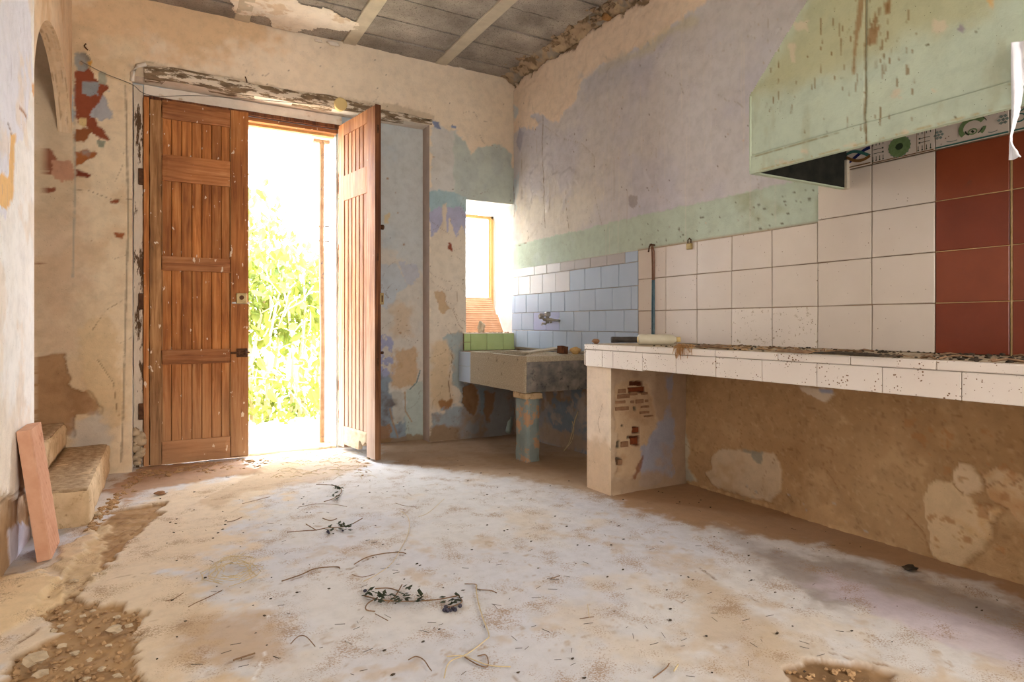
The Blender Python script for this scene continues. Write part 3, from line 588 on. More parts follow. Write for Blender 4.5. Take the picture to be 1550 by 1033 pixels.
W.line(Q(ox, oy, s, [(385, 540), (388, 760)]), (160, 140, 104), .003, .7); W.line(Q(ox, oy, s, [(470, 490), (540, 540), (620, 560), (670, 610), (672, 760), (700, 880)]), (180, 168, 156), .003, .7, -.003)
W.line(Q(ox, oy, s, [(375, 960), (405, 950), (415, 925)]), (130, 96, 66), .004, .9, -.003)
W.drips(30, (1.9, 3.6, 2.0, 2.9), (226, 216, 204), 9, .35, (.2, 1.0), .003)
W.specks(120, (104, 84, 64), 3, .002, .006, (1.6, 4.7, 1.4, 2.9)); W.specks(60, (96, 80, 56), 13, .003, .009, (1.9, 3.2, 1.42, 1.63)); W.specks(20, (222, 190, 160), 14, .003, .008, (1.9, 4.7, 1.4, 2.6))
# grout bed behind the tiles
W.blob([(4.9, .70), (4.9, 1.437), (3.17, 1.437), (3.17, .70)], (206, 196, 182), amp=0, fe=.003, px=False)
W.blob([(3.175, .80), (3.175, 1.44), (1.884, 1.44), (1.884, 1.75), (.2, 1.75), (.2, .8)], (176, 148, 122), amp=0, fe=.003, px=False)
# under the counter
low = (W.b < .8)
W.blob([(2.98, -.1), (2.98, .83), (-2, .83), (-2, -.1)], (182, 148, 108), amp=0, fe=.004, px=False)
u_ = low*(W.a < 2.98)
W.patchy((164, 128, 88), .3, -.1, .5, .6, 6, mask=u_*1.); W.patchy((200, 168, 126), .12, .2, .3, .5, 7, mask=u_*1.)
W.patchy((130, 96, 64), .016, .28, .2, .4, 8, mask=u_*1.); W.patchy((206, 176, 136), .02, .3, .2, .35, 18, mask=u_*1.)
W.dep += u_*(.006*W.n1+.003*W.n2)
s = 2.818; ox, oy = 1000, 560
W.blob(Q(ox, oy, s, [(45, 10), (75, 120), (105, 200), (125, 330), (120, 420), (160, 480), (45, 470)]), (190, 176, 150), amp=.03, fe=.006, dep=.006, c2=(166, 160, 146))
W.blob(Q(ox, oy, s, [(190, 440), (220, 425), (218, 370), (262, 338), (340, 345), (380, 355), (440, 350), (485, 352), (510, 400), (520, 520), (470, 562), (350, 540), (230, 498)]), (204, 182, 154), amp=.014, fe=.004, dep=.009, c2=(192, 166, 134))
W.blob(Q(ox, oy, s, [(345, 342), (440, 352), (430, 400), (400, 385), (385, 358)]), (156, 150, 134), amp=.01, fe=.004)
W.blob(Q(ox, oy, s, [(1248, 440), (1280, 400), (1330, 405), (1350, 432), (1392, 490), (1370, 525), (1300, 530), (1262, 500)]), (216, 190, 156), amp=.01, fe=.004, dep=.012, c2=(200, 168, 130))
W.blob(Q(ox, oy, s, [(1128, 540), (1165, 475), (1250, 478), (1300, 535), (1340, 590), (1480, 590), (1420, 645), (1410, 720), (1340, 790), (1290, 832), (1200, 810), (1160, 790), (1150, 680), (1130, 600)]), (214, 186, 148), amp=.018, fe=.004, dep=.010, c2=(206, 164, 114))
W.blob(Q(ox, oy, s, [(1360, 432), (1400, 430), (1450, 410), (1500, 425), (1620, 480), (1620, 680), (1520, 650), (1480, 600), (1400, 560), (1385, 500)]), (208, 180, 144), amp=.02, fe=.004, dep=.009, c2=(196, 154, 110))
W.patchy((176, 128, 82), .06, .35, .06, .7, 12, mask=(u_*(W.a < 1.5))*1.)
W.line(Q(ox, oy, s, [(1250, 480), (1300, 540), (1335, 575), (1450, 575), (1480, 600)]), (150, 108, 68), .004, .8, -.006); W.line(Q(ox, oy, s, [(1370, 440), (1395, 500), (1440, 470), (1470, 500), (1540, 470)]), (150, 112, 74), .004, .8, -.004)
W.blob(Q(ox, oy, s, [(585, 68), (742, 80), (742, 110), (700, 140), (665, 120), (610, 95)]), (214, 196, 172), amp=.008, fe=.004, dep=.006); W.blob(Q(ox, oy, s, [(680, 78), (742, 84), (740, 100), (690, 102)]), (160, 160, 176), amp=.006, fe=.004)
W.line(Q(ox, oy, s, [(560, 300), (660, 310), (735, 340), (730, 390), (690, 400), (745, 490), (760, 520)]), (150, 112, 74), .003, .8, -.004)
W.line(Q(ox, oy, s, [(1160, 180), (1280, 200), (1340, 340), (1450, 360)]), (136, 100, 64), .003, .7, -.004); W.line(Q(ox, oy, s, [(1010, 580), (1060, 630), (1120, 700), (1150, 790)]), (146, 104, 66), .004, .7, -.005)
W.blob(Q(ox, oy, s, [(560, 590), (700, 560), (800, 640), (830, 690), (900, 720), (1000, 780), (1000, 850), (500, 650)]), (196, 160, 116), amp=.05, fe=.012, al=.7, dep=.008)
W.specks(10, (176, 170, 162), 15, .006, .014, (1.6, 2.3, .02, .2)); W.line([(2.95, .0), (2.4, .01), (1.8, .0), (1.0, .01), (.6, 0)], (206, 172, 130), .012, .7, .008, px=False, wob=.05)
# under the sink
k_ = (W.a > 2.98)*(W.b < .74)*1.
W.mix(k_, (148, 144, 142)); W.patchy((150, 122, 98), .2, -.05, .2, .8, 9, mask=k_, dep=-.004); W.patchy((116, 130, 142), .15, .15, .1, .8, 10, mask=k_); W.patchy((174, 158, 146), .1, .25, .06, .7, 11, mask=k_)
W.blob([(5, 0), (2.98, 0), (2.98, .1), (5, .12)], (170, 146, 124), amp=.05, fe=.02, px=False, al=.8)
# window reveal part of this wall
W.mix(sst(YB-.01, YB+.01, W.a)*(W.b > WZ0)*1., (232, 228, 224)); W.patchy((190, 208, 218), .2, .2, .2, .7, 16, mask=(W.a > 4.75)*(W.b > WZ0)*1.)
W.line([(YB-.0, 2.2), (YB-.03, 2.0), (YB-.01, 1.9)], (150, 110, 80), .005, .8, -.006, px=False)
W.blob([(0.2, 3.06), (3.0, 3.05), (4.2, 3.08), (4.85, 3.1), (4.85, 3.4), (0.2, 3.4)], (150, 128, 102), amp=.10, fe=.006, px=False, dep=-.02)
W.cracks(22, (1.9, 4.8, 1.5, 3.0), (176, 164, 150), 7, .0018, al=.7, vert=.8); W.cracks(26, (.6, 2.9, .05, .7), (134, 98, 62), 8, .002, L=(.08, .35), vert=.2); W.specks(60, (190, 168, 140), 25, .003, .008, (1.9, 4.7, 1.7, 2.9), .7)
wall_right = W.build('wall_right', M['plaster_rough'])
tag(wall_right, 'long kitchen wall, lilac and cream plaster over tiles, bare mortar below the counter', 'wall', kind='structure')
# tiles on the right wall --------------------------------------------------
def tile_mesh(name, w, h, mat, t=.007, bev=.0022): return MB().box((-t, -w/2, -h/2), (t*.2, w/2, h/2), bev).mesh(name, mat)
TM = {}
def tile(w, h, mat, y, z, name='tile'):
    k = (round(w, 3), round(h, 3), mat)
    if k not in TM: TM[k] = tile_mesh('tile', w, h, M[mat])
    r = random.uniform
    return inst(name, TM[k], (XR-.0055+r(-.0012, .0012), y, z), wall_right, (r(-.006, .006), r(-.006, .006), r(-.008, .008)))
G = .0035
y_end = 4.86
rows = [(.748, .897, .04, 'b'), (.897, 1.047, .141, 'b'), (1.047, 1.203, .067, 'b'), (1.203, 1.360, .0, 'b'), (1.360, 1.434, .129, 'g')]
P_ = .196
for z0, z1, off, kd in rows:
    ys = [3.17]+[3.17+off+i*P_ for i in range(0 if off > .005 else 1, 12) if 3.17+off+i*P_ < y_end-.02]+[y_end]
    for i, (a, b) in enumerate(zip(ys, ys[1:])):
        if b-a < .02: continue
        w = round(b-a, 3)-G; y = (a+b)/2; mat = 'tile_blue'
        if kd == 'g': mat = 'tile_blue' if i == 0 else ('tile_pale' if y > 4.05 else 'tile_grey')
        elif z0 > 1.2 and y > 4.0: mat = 'tile_pale'
        elif abs(z0-.897) < .01 and 4.08 < y < 4.44: mat = 'tile_lilac'
        tile(w, z1-z0-G, mat, y, (z0+z1)/2)
wy = [3.167, 2.909, 2.652, 2.397, 2.138, 1.884, 1.624, 1.366]; wz = [.833, 1.035, 1.241, 1.444, 1.65]
for r_, (z0, z1) in enumerate(zip(wz, wz[1:])):
    for i, (b, a) in enumerate(zip(wy, wy[1:])):
        if r_ == 3 and i < 5: continue
        z1_ = 1.432 if (r_ == 2 and i < 5) else z1
        tile(b-a-G, z1_-z0-G, 'tile_stain' if (r_ == 0 and i in (3, 4)) else 'tile_white', (a+b)/2, (z0+z1_)/2)
    for i, (b, a) in enumerate(((1.366, 1.112), (1.105, .851), (.851, .597), (.597, .343))):
        tile(b-a-G, z1-z0-G, 'tile_red' if r_ % 2 else 'tile_dark', (a+b)/2, (z0+z1)/2)
MB().box((XR-.0068, 1.1055, .833), (XR-.001, 1.1115, 1.65)).build('grout_line', M['grout_y'], wall_right)
for z in (1.035, 1.241, 1.444): MB().box((XR-.0062, .6, z-.0016), (XR-.001, 1.366, z+.0016)).build('grout_line', M['grout_y'], wall_right)
# decorated frieze tiles, 10 cm high, hand-painted ornaments as thin glaze on each tile
GX = [0]
def glaze(mb, f, pts, w=None, closed=False):
    GX[0] = (GX[0]+1) % 6; X = XR-.0140-GX[0]*.0003
    if w is None: mb.prism([(X, p[0], p[1]) for p in pts], 0, (.0012, 0, 0)); return
    P = [Vector(p) for p in pts]; L = []; R_ = []
    for i, p in enumerate(P):
        d = (P[min(i+1, len(P)-1)]-P[max(i-1, 0)]).normalized(); n = Vector((-d.y, d.x))*w/2; L.append(p+n); R_.append(p-n)
    for i in range(len(P)-1): mb.quad((X, *L[i]), (X, *L[i+1]), (X, *R_[i+1]), (X, *R_[i]))
fz0, fz1 = 1.652, 1.752
def ftile(y1, y0, design):
    t = tile(y1-y0-G, fz1-fz0-G, 'tile_white', (y0+y1)/2, (fz0+fz1)/2, 'frieze_tile'); t.rotation_euler = (0, 0, 0); t.location.x = XR-.006
    WL[t.name] = Vector(t.location)
    w = y1-y0; c = (y0+y1)/2
    return t
def gl(parent, mat, items):
    m = MB()
    for pts, w in items: glaze(m, 0, pts, w)
    m.build('glaze_pattern', M[mat], parent)
def arc(cy, cz, ry, rz, a0, a1, n=14): return [(cy+ry*math.cos(math.radians(a0+(a1-a0)*i/n)), cz+rz*math.sin(math.radians(a0+(a1-a0)*i/n))) for i in range(n+1)]
# y grows to the left in the picture
t1 = ftile(1.884, 1.624, 0)
sw = lambda ph, w_: [(1.875-.245*i/16, 1.703+.024*math.cos(ph+i/16*2*math.pi)) for i in range(17)]
gl(t1, 'navy', [(sw(0, 0), .014)]); gl(t1, 'teal', [(sw(2.1, 0), .013)]); gl(t1, 'ochre', [(sw(4.2, 0), .013), ([(1.88, 1.660), (1.628, 1.660)], .005)])
t2 = ftile(1.624, 1.366, 0); cf = (1.505, 1.700)
def flower(c, r, mat, k, n): return [([(c[0]+rr*math.cos(a)+k*math.cos(b), c[1]+rr*math.sin(a)+k*math.sin(b)) for b in [j*math.pi/3 for j in range(6)]], None) for rr, nn in ((r, n), (r*.72, int(n*.75)), (r*.45, n//2)) for a in [i*2*math.pi/nn for i in range(nn)]]
gl(t2, 'glaze_green', [(arc(cf[0], cf[1], .045, .043, 0, 360, 20)[:-1], None)])
m = MB(); X = XR-.0150
for rr, nn in ((.043, 18), (.033, 14), (.024, 10)):
    for i in range(nn):
        a = i*2*math.pi/nn; cy, cz = cf[0]+rr*math.cos(a), cf[1]+rr*math.sin(a)
        m.prism([(X, cy+.0045*math.cos(b), cz+.0045*math.sin(b)) for b in [j*math.pi/3 for j in range(6)]], 0, (.0012, 0, 0))
m.build('glaze_pattern', M['glaze_grey'], t2)
m = MB(); m.prism([(X-.001, cf[0]+.016*math.cos(b), cf[1]+.014*math.sin(b)) for b in [j*math.pi/6 for j in range(12)]], 0, (.0012, 0, 0)); m.build('glaze_pattern', M['glaze_dark'], t2)
it = []
for y in (1.618, 1.603, 1.588, 1.573, 1.43, 1.414, 1.398, 1.382):
    it += [([(y, 1.664), (y, 1.682)], .0028), ([(y-.003, 1.664), (y+.003, 1.664)], .005), ([(y, 1.728), (y, 1.742)], .003)]
for z in (1.695, 1.712): it += [([(1.615, z), (1.575, z)], .0024), ([(1.577, z), (1.571, z)], .007), ([(1.425, z), (1.385, z)], .0024), ([(1.428, z), (1.421, z)], .007)]
gl(t2, 'glaze_dark', it); gl(t2, 'ochre', [([(1.622, 1.656), (1.37, 1.656)], .004), ([(1.435, 1.66), (1.435, 1.745)], .002), ([(1.404, 1.66), (1.404, 1.745)], .002)])
t3 = ftile(1.366, 1.112, 0); c3 = (1.232, 1.704)
gl(t3, 'glaze_green', [(arc(c3[0], c3[1], .040, .036, 150, -40), .017), (arc(c3[0], c3[1], .040, .036, 185, 225), .012), (arc(c3[0], 1.690, .014, .010, 0, 360), .005)])
gl(t3, 'teal', [([(1.364, 1.658), (1.115, 1.658)], .006)])
gl(t3, 'glaze_dark', [(arc(c3[0], c3[1], .050, .045, 160, 120), .003), (arc(c3[0]-.004, c3[1], .03, .028, 300, 345), .005), (arc(c3[0]-.004, c3[1], .03, .028, 195, 240), .004), ([(c3[0]-.004, 1.686), (c3[0]+.004, 1.694)], .008), ([(1.20, 1.738), (1.17, 1.75)], .003)])
it = []
for y in (1.352, 1.132):
    for a in range(3):
        for b in range(3-abs(a-1)): it.append(([(y+(b-.5)*.013*(1)+(.006 if a != 1 else 0)-.007, 1.69+a*.012), (y+(b-.5)*.013+(.006 if a != 1 else 0)+.001, 1.696+a*.012), (y+(b-.5)*.013+(.006 if a != 1 else 0)-.007, 1.702+a*.012), (y+(b-.5)*.013+(.006 if a != 1 else 0)-.013, 1.696+a*.012)], None))
gl(t3, 'glaze_grey', it+[(arc(1.30, 1.71, .045, .03, 60, 110), .003), (arc(1.30, 1.70, .045, .03, 250, 300), .003), (arc(1.165, 1.71, .03, .03, 60, 120), .003), (arc(1.165, 1.70, .03, .03, 240, 300), .003)])
for y1, y0 in ((1.112, .851), (.851, .597)):
    t4 = ftile(y1, y0, 0); gl(t4, 'teal', [([(y1-.003, 1.658), (y0+.003, 1.658)], .006), (arc(y1-.03, 1.70, .018, .014, 0, 300), .005), (arc(y1-.03, 1.735, .018, .012, 0, 300), .005)])
# ---- wall_left with arched opening
YJ0, YJ1 = 3.50, 4.86
def arch(y):
    t = np.clip(np.abs((y-4.19)/.70), 0, 1); return 2.0+.53*np.sqrt(np.clip(1-t*t, 0, 1))
T = .075
A = lines((-2, 2.0, .05), (2.0, YJ0, .0085)); B = lines((-.08, 1.9, .0095), (1.9, ZC+.05, .012))
W = Surf(A, B, None, (247, 245, 243), 33)
W.plane = lambda a, b, d: (XL+d, a, b); W.proj = lambda u, v: onX(u, v, XL)[1:]
W.dep += .010*W.n3+.003*W.n1; W.dep *= sst(0, .05, YJ0-W.a)
W.blob([(-30, -60), (46, -60), (50, 130), (36, 205), (20, 215), (8, 330), (-60, 330)], (234, 234, 244), amp=.05, fe=.006, dep=.003)
W.patchy((238, 222, 206), .2, .1, .3, .6, 1)
W.blob(Q(0, 0, 3.228, [(50, 640), (82, 660), (76, 800), (74, 960), (35, 1030), (10, 1010), (-60, 960), (-60, 850), (45, 860)]), (240, 196, 132), amp=.02, fe=.004, dep=-.004)
W.line(Q(0, 0, 3.228, [(98, 525), (118, 550), (130, 572)]), (170, 120, 74), .008, .9, -.005); W.line(Q(0, 0, 3.228, [(40, 600), (55, 640), (66, 660)]), (120, 96, 90), .006, .8, -.004)
W.blob(Q(0, 0, 3.228, [(150, 410), (172, 400), (172, 480), (158, 470)]), (232, 188, 140), amp=.03, fe=.004)
W.drips(14, (2.6, 3.45, 1.3, 2.4), (160, 140, 150), 5, .6, (.02, .12), .004)
W.blob([(-10, 760), (30, 745), (46, 745), (60, 830), (60, 900), (-10, 900)], (196, 164, 128), amp=.05, fe=.006, dep=-.02, c2=(170, 134, 98))
W.blob([(20, 800), (40, 790), (55, 800), (55, 850), (26, 850)], (222, 218, 232), amp=.02, fe=.005, dep=.006)
W.line([(0, 775), (18, 755), (30, 740), (50, 748)], (140, 108, 80), .005, .9, -.006)
W.blob([(-10, 600), (52, 640), (52, 760), (-10, 760)], (232, 214, 190), amp=.1, fe=.08, al=.6)
wall_left = W.build('wall_left', M['plaster'])
tag(wall_left, 'white flaking wall on the left with an arched opening to the stairs', 'wall', kind='structure')
ys = np.linspace(YJ0, YJ1, 110); tt = np.linspace(0, 1, 70)
W = Surf(ys, tt, None, (230, 204, 172), 35)
W.plane = lambda a, b, d: (XL+d, a, arch(a)+b*(ZC+.05-arch(a))); W.patchy((246, 236, 224), .3, 0, .4, .8, 1, mask=sst(4.3, 3.5, W.a)); W.patchy((206, 164, 120), .3, .1, .3, .6, 3, st_=(3, .6))
W.patchy((180, 130, 90), .12, .4, .06, .7, 5, mask=sst(4.5, 4.8, W.a), dep=-.004); W.dep += .004*W.n1*sst(0, .1, W.b)
o = W.build('arch_wall', M['plaster'], wall_left)
W = Surf(ys, np.linspace(0, 1, 12), None, (226, 200, 164), 36)
W.plane = lambda a, b, d: (XL-b*T, a, arch(a)-0*d); W.patchy((234, 212, 182), .1, .0, .2, .8, 2); W.patchy((170, 132, 96), .1, .3, .1, .6, 3)
W.build('arch_soffit', M['plaster'], wall_left)
m = MB(); m.quad((XL, YJ0, -.08), (XL-T, YJ0, -.08), (XL-T, YJ0, float(arch(np.array(YJ0)))), (XL, YJ0, float(arch(np.array(YJ0))))); m.quad((XL-T, YJ0, -.08), (-2.0, YJ0, -.08), (-2.0, YJ0, 3.2), (XL-T, YJ0, 3.2))
m.quad((-2.0, YJ0, -.08), (-2.0, YB, -.08), (-2.0, YB, 3.2), (-2.0, YJ0, 3.2)); m.build('stairwell_wall', M['reveal'], wall_left)
# wall behind the camera
o = MB().box((-2.2, -2.1, -.1), (XR+.1, -2.0, 3.2)).build('wall_rear', M['reveal']); tag(o, 'plain plaster wall behind the viewer', 'wall', kind='structure')
# ---- floor
A = lines((-2.1, -.6, .06), (-.6, XR+.02, .0085)); B = lines((-2.1, .85, .08), (.85, 3.2, .0085), (3.2, YO, .0105))
W = Surf(A, B, None, (214, 210, 208), 51)
W.plane = lambda a, b, d: (a, b, d); W.proj = lambda u, v: onZ(u, v, 0)[:2]
W.dep += -.03*sst(3.0, 4.8, W.b)+.007*W.n3+.0022*W.n1
W.patchy((204, 204, 212), .7, -.1, .5, .7, 1); W.patchy((214, 198, 178), .30, .18, .35, .6, 2)
W.patchy((196, 172, 144), .12, .26, .3, .55, 3, dep=.0015, mask=sst(3.4, 2.2, W.b)*.8+.2); W.patchy((176, 150, 122), .035, .35, .15, .6, 4, mask=sst(-.1, .3, W.n1))
L_ = [(-60, 1100), (-60, 880), (110, 850), (180, 770), (250, 745), (400, 690), (470, 700), (400, 760), (330, 850), (300, 1100)]
W.blob(L_, (222, 198, 164), amp=.3, fe=.14, al=.8)
W.blob([(165, 735), (215, 700), (370, 692), (400, 712), (300, 722), (215, 740), (190, 760)], (172, 132, 96), amp=.08, fe=.03, al=.85, dep=.006)
m = W.blob([(165, 770), (245, 757), (240, 775), (215, 800), (170, 850), (128, 880), (110, 905), (150, 915), (180, 912), (212, 935), (200, 980), (206, 1040), (150, 1100), (-60, 1120), (20, 1000), (80, 960), (60, 930), (70, 900), (120, 850)], (176, 142, 102), amp=.05, fe=.006, dep=-.014, c2=(158, 122, 82))
W.dep += m*(.012*W.n2+.006*W.n1)
W.patchy((140, 106, 70), .04, .25, .1, .7, 5, mask=m)
W.blob([(90, 830), (165, 790), (150, 870), (100, 900)], (214, 188, 150), amp=.06, fe=.006, dep=.01, al=.8)
W.blob([(-60, 885), (60, 865), (100, 880), (90, 905), (40, 940), (0, 965), (-60, 1000)], (228, 200, 158), amp=.03, fe=.005, dep=.012, al=.9)
for pl in ([(0, 870), (60, 860), (100, 850)], [(0, 905), (25, 900), (30, 890)], [(60, 940), (95, 910), (110, 890), (160, 860)], [(165, 830), (215, 790), (240, 760)], [(0, 990), (50, 960), (80, 930)], [(195, 760), (240, 757), (255, 757)]):
    W.line(pl, (132, 98, 64), .005, .9, -.006, wob=.02)
# dirt along counter wall and under window, with the open leaf's shade painted in
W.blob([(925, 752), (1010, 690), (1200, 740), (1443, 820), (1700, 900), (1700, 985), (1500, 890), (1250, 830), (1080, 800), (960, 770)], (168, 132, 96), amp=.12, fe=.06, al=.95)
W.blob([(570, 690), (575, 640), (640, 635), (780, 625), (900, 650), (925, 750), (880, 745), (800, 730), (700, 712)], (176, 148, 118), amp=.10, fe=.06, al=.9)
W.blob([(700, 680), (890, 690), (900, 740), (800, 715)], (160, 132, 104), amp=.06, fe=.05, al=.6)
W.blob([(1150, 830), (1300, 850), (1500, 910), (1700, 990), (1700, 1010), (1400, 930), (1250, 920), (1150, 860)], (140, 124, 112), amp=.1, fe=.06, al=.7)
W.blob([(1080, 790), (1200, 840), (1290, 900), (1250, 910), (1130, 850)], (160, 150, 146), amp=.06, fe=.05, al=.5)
W.blob([(1200, 880), (1400, 960), (1560, 1010), (1560, 960), (1400, 920), (1260, 870)], (208, 196, 208), amp=.08, fe=.05, al=.7)
W.blob([(1010, 830), (1250, 1000), (1560, 1050), (1560, 1100), (1150, 1100), (1050, 950)], (196, 172, 142), amp=.16, fe=.10, al=.7)
W.blob([(270, 940), (400, 930), (420, 1000), (330, 1010), (260, 990)], (184, 152, 116), amp=.08, fe=.05, al=.7)
W.blob([(430, 680), (500, 680), (560, 700), (480, 730), (380, 740), (330, 770), (300, 760), (380, 715)], (196, 168, 136), amp=.07, fe=.03, al=.7, dep=.006)
m = W.blob([(1190, 1010), (1230, 995), (1300, 1005), (1345, 1020), (1370, 1060), (1180, 1060)], (150, 118, 84), amp=.03, fe=.008, dep=-.012, c2=(120, 92, 62)); W.dep += m*.012*W.n2
for pl in ([(533, 862), (560, 845), (585, 838), (610, 842)], [(425, 885), (470, 870), (510, 862)], [(345, 1003), (380, 995)], [(1060, 860), (1090, 880), (1150, 910)]):
    W.line(pl, (134, 108, 84), .007, .85, -.006, wob=.03)
W.line([(409, 905), (405, 940), (408, 970), (395, 1005), (380, 1033)], (236, 236, 238), .004, .9, .001, wob=.03)
W.line([(1245, 985), (1300, 1000), (1400, 1015)], (150, 120, 90), .008, .8, -.004, wob=.03)
W.specks(500, (140, 116, 92), 7, .002, .005, (-.5, 2.7, .9, 4.9), .6, .001); W.specks(260, (166, 136, 106), 8, .003, .009, (-.3, 2.6, .9, 4.8), .5, .001)
W.cracks(14, (-.2, 2.4, 1.0, 4.5), (150, 124, 98), 9, .0022, L=(.15, .5), vert=0)
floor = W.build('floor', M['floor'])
tag(floor, 'dusty pale screed floor, broken to bare earth at lower left', 'floor', kind='structure')
# ---- ceiling: backing, concrete blocks between beams, plaster remnant, rubble edge
ceiling = MB().box((-2.1, -2.1, ZC+.03), (XR+.3, YO, ZC+.12)).build('ceiling', M['rubble'])
tag(ceiling, 'ceiling of grey concrete blocks between pale beams', 'ceiling', kind='structure')
beams = [-1.028, -.26, .5, 1.268, 2.033]
bmme = MB().box((-.05, -2.05, 0), (.05, 4.87, .08), .004).mesh('beam', M['beam'])
for bx in beams: inst('beam', bmme, (bx, 0, ZC-.012), ceiling)
blk = []
for sd in range(4): blk.append(rbox((-.332, -.147, 0), (.332, .147, .06), .05, .004, .004, .06, sd).mesh('concrete_block', M['concrete']))
blk_s = rbox((-.27, -.147, 0), (.27, .147, .06), .05, .004, .004, .06, 9).mesh('concrete_block', M['concrete'])
for ci, (x0, off) in enumerate(zip(beams, (.0, .1, .18, .135, .08))):
    xc = x0+.05+.3335; k = 0; y = 4.85-off/2
    while y > -2:
        if ci < 4: inst('concrete_block', blk[k % 4], (xc, y, ZC-.002+random.uniform(-.004, .004)), ceiling, (random.uniform(-.008, .008), random.uniform(-.008, .008), 0))
        else: inst('concrete_block', blk_s, (xc-.06, y, ZC-.002+random.uniform(-.004, .004)), ceiling, (random.uniform(-.01, .01), 0, random.uniform(-.01, .01)))
        y -= .302; k += 1
Wc = Surf(lines((2.40, XR+.02, .012)), lines((1.2, 4.86, .014)), None, (172, 150, 124), 63)
wid = .20+.05*Wc.n3+.03*np.sin(Wc.b*3); dd = np.clip((Wc.a-(XR-wid))/.18, 0, 1)
Wc.plane = lambda a, b, d: (a, b, ZC+.02-d); Wc.dep += dd*.07+Wc.n2*.022+Wc.n1*.03+.012*Wc.n4-.03*(1-dd)
Wc.patchy((190, 168, 138), .06, .1, .1, .8, 1); Wc.patchy((104, 86, 66), .05, .15, .1, .8, 2); Wc.patchy((150, 144, 134), .09, .2, .08, .8, 3)
Wc.build('broken_edge', M['plaster_rough'], ceiling)
m = MB()
r = random.Random(4)
for i in range(260):
    y = r.uniform(1.5, 4.84); x = XR-.02-abs(r.gauss(0, .07))
    if x < 2.45: continue
    m.rock((x, y, ZC-.02+(XR-x)*.15+r.uniform(-.01, .012)), r.uniform(.008, .028), (1, 1.2, .5), 1, .5, i)
for i in range(70): m.rock((r.uniform(-.4, 2.6), 4.85-r.uniform(0, .02), ZC+.005), r.uniform(.008, .016), (1.6, .8, .6), 1, .5, i)
tag(m.build('rubble_edge', M['rubble'], ceiling), kind='stuff')
# plaster remnant on the ceiling
zc = ZC-.004
Wc = Surf(lines((-.5, 1.4, .01)), lines((3.6, 4.84, .01)), None, (240, 230, 216), 61)
Wc.proj = lambda u, v: onZ(u, v, zc)[:2]; sd = poly_sd(Wc.a, Wc.b, Wc.P([(345, -60), (440, -50), (455, 5), (500, 12), (540, 34), (530, 48), (480, 40), (430, 48), (408, 44), (400, 25), (352, 18)]))+Wc.n1*.06+Wc.n2*.03
Wc.plane = lambda a, b, d: (a, b, zc-.004-d); Wc.patchy((214, 190, 160), .1, .15, .1, .7, 1); Wc.dep += .004*Wc.n2+.004
grid_ok = (sd < 0)[:-1, :-1].ravel()
Wc.build('plaster_patch', M['plaster'], ceiling, keep=lambda ca, cb: grid_ok)
m = MB()
for (u, v, rr) in ((505, 66, .028), (482, 62, .018), (870, 20, .02), (735, 108, .03), (700, 103, .02)):
    p = onY(u, v, YB-.01); m.rock(p, rr, (1.6, .5, .6), 2, .4, int(u))
m.build('plaster_lump', M['white_plaster'], ceiling, True)
p = onX(919, 26, XR-.02); o = MB().tube([Vector(p)+Vector((.05, 0, 0)), Vector(p)+Vector((-.03, 0, 0))], .024, 14).build('pipe_stub', M['rust_fibre'], wall_right, True)
# ================================================================== DOOR, FRAME, LINTEL
lint = empty('trim_1', (.9, YB, RZ), 'peeling dark timber lintel with flaking white paint over the door recess', 'lintel', kind='structure')
pts = [(-.20, 2.57), (-.195, 2.64), (-.165, 2.685), (-.10, 2.70)]
xs = np.linspace(-.1, 1.95, 60); m = MB()
top = [(x, 2.695-.012*math.sin(x*3)-.02*(x > 1.3)*(x-1.3)) for x in xs]; bot = [(x, 2.600+.004*math.sin(x*9)) for x in xs[::-1]]
rings = []
for i, x in enumerate(xs):
    zt = 2.693+.006*math.sin(x*7)+.005*math.sin(x*19)-(.06*max(0, x-1.15)); zb = 2.600+.004*math.sin(x*11)
    k = min(1, (x+.1)/.12)
    f = YB-.022-.008*math.sin(x*5); rings.append([m.bm.verts.new(c) for c in ((x, YB+.02, zt), (x, f+.012, zt-.004), (x, f, zt-.02), (x, f-.004, zb+.03), (x, f+.012, zb), (x, YB+.08, zb))])
for a, b in zip(rings, rings[1:]):
    for k in range(5): m.bm.faces.new((a[k], a[k+1], b[k+1], b[k]))
m.rough(.003, .05); m.build('lintel_board', M['lintel'], lint, True)
MB().tube([(RX0-.0, YB-.005, 2.56), (RX0+.005, YB-.012, 2.62), (RX0+.03, YB-.016, 2.665), (RX0+.08, YB-.018, 2.685)], .014, 8).rough(.002, .04).build('plaster_roll', M['white_plaster'], lint, True)
fr = empty('trim_2', (DX0, RY, 0), 'old white-painted door frame, rotten and brown at its foot', 'door frame', kind='structure')
m = rbox((RX0+.004, RY-.045, -.03), (DX0-.002, RY+.02, RZ-.02), .03, .004, .004, .06, 3); m.build('jamb', M['frame_white'], fr)
rbox((DX1+.01, RY-.02, -.03), (DX1+.06, RY+.03, DZ+.05), .04, .004, .002, .06, 5).build('jamb', M['frame_white'], fr)
rbox((DX0, RY-.02, DZ+.045), (DX1+.04, RY+.03, RZ-.004), .04, .003, .004, .1, 6).build('plaster_infill', M['white_plaster'], fr)
rbox((DX0, RY-.035, DZ+.02), (DX1+.04, RY+.03, DZ+.052), .04, .003, .002, .1, 7).build('header', M['wood_edge'], fr)
rbox((DX0, RY-.01, DZ-.012), (DX1+.02, RY+.05, DZ+.018), .04, .003, .001, .1, 8).build('header', M['wood_h'], fr)
rbox((DX0, RY+.05, DZ-.03), (DX1, RY+.10, DZ+.01), .04, .003, .001, .1, 8).build('header', M['winframe'], fr)
for z in (.30, 1.05, 1.9): MB().box((DX0-.03, RY-.06, z), (DX0+.004, RY-.042, z+.11), .003).build('hinge', M['metal'], fr)
m = MB()
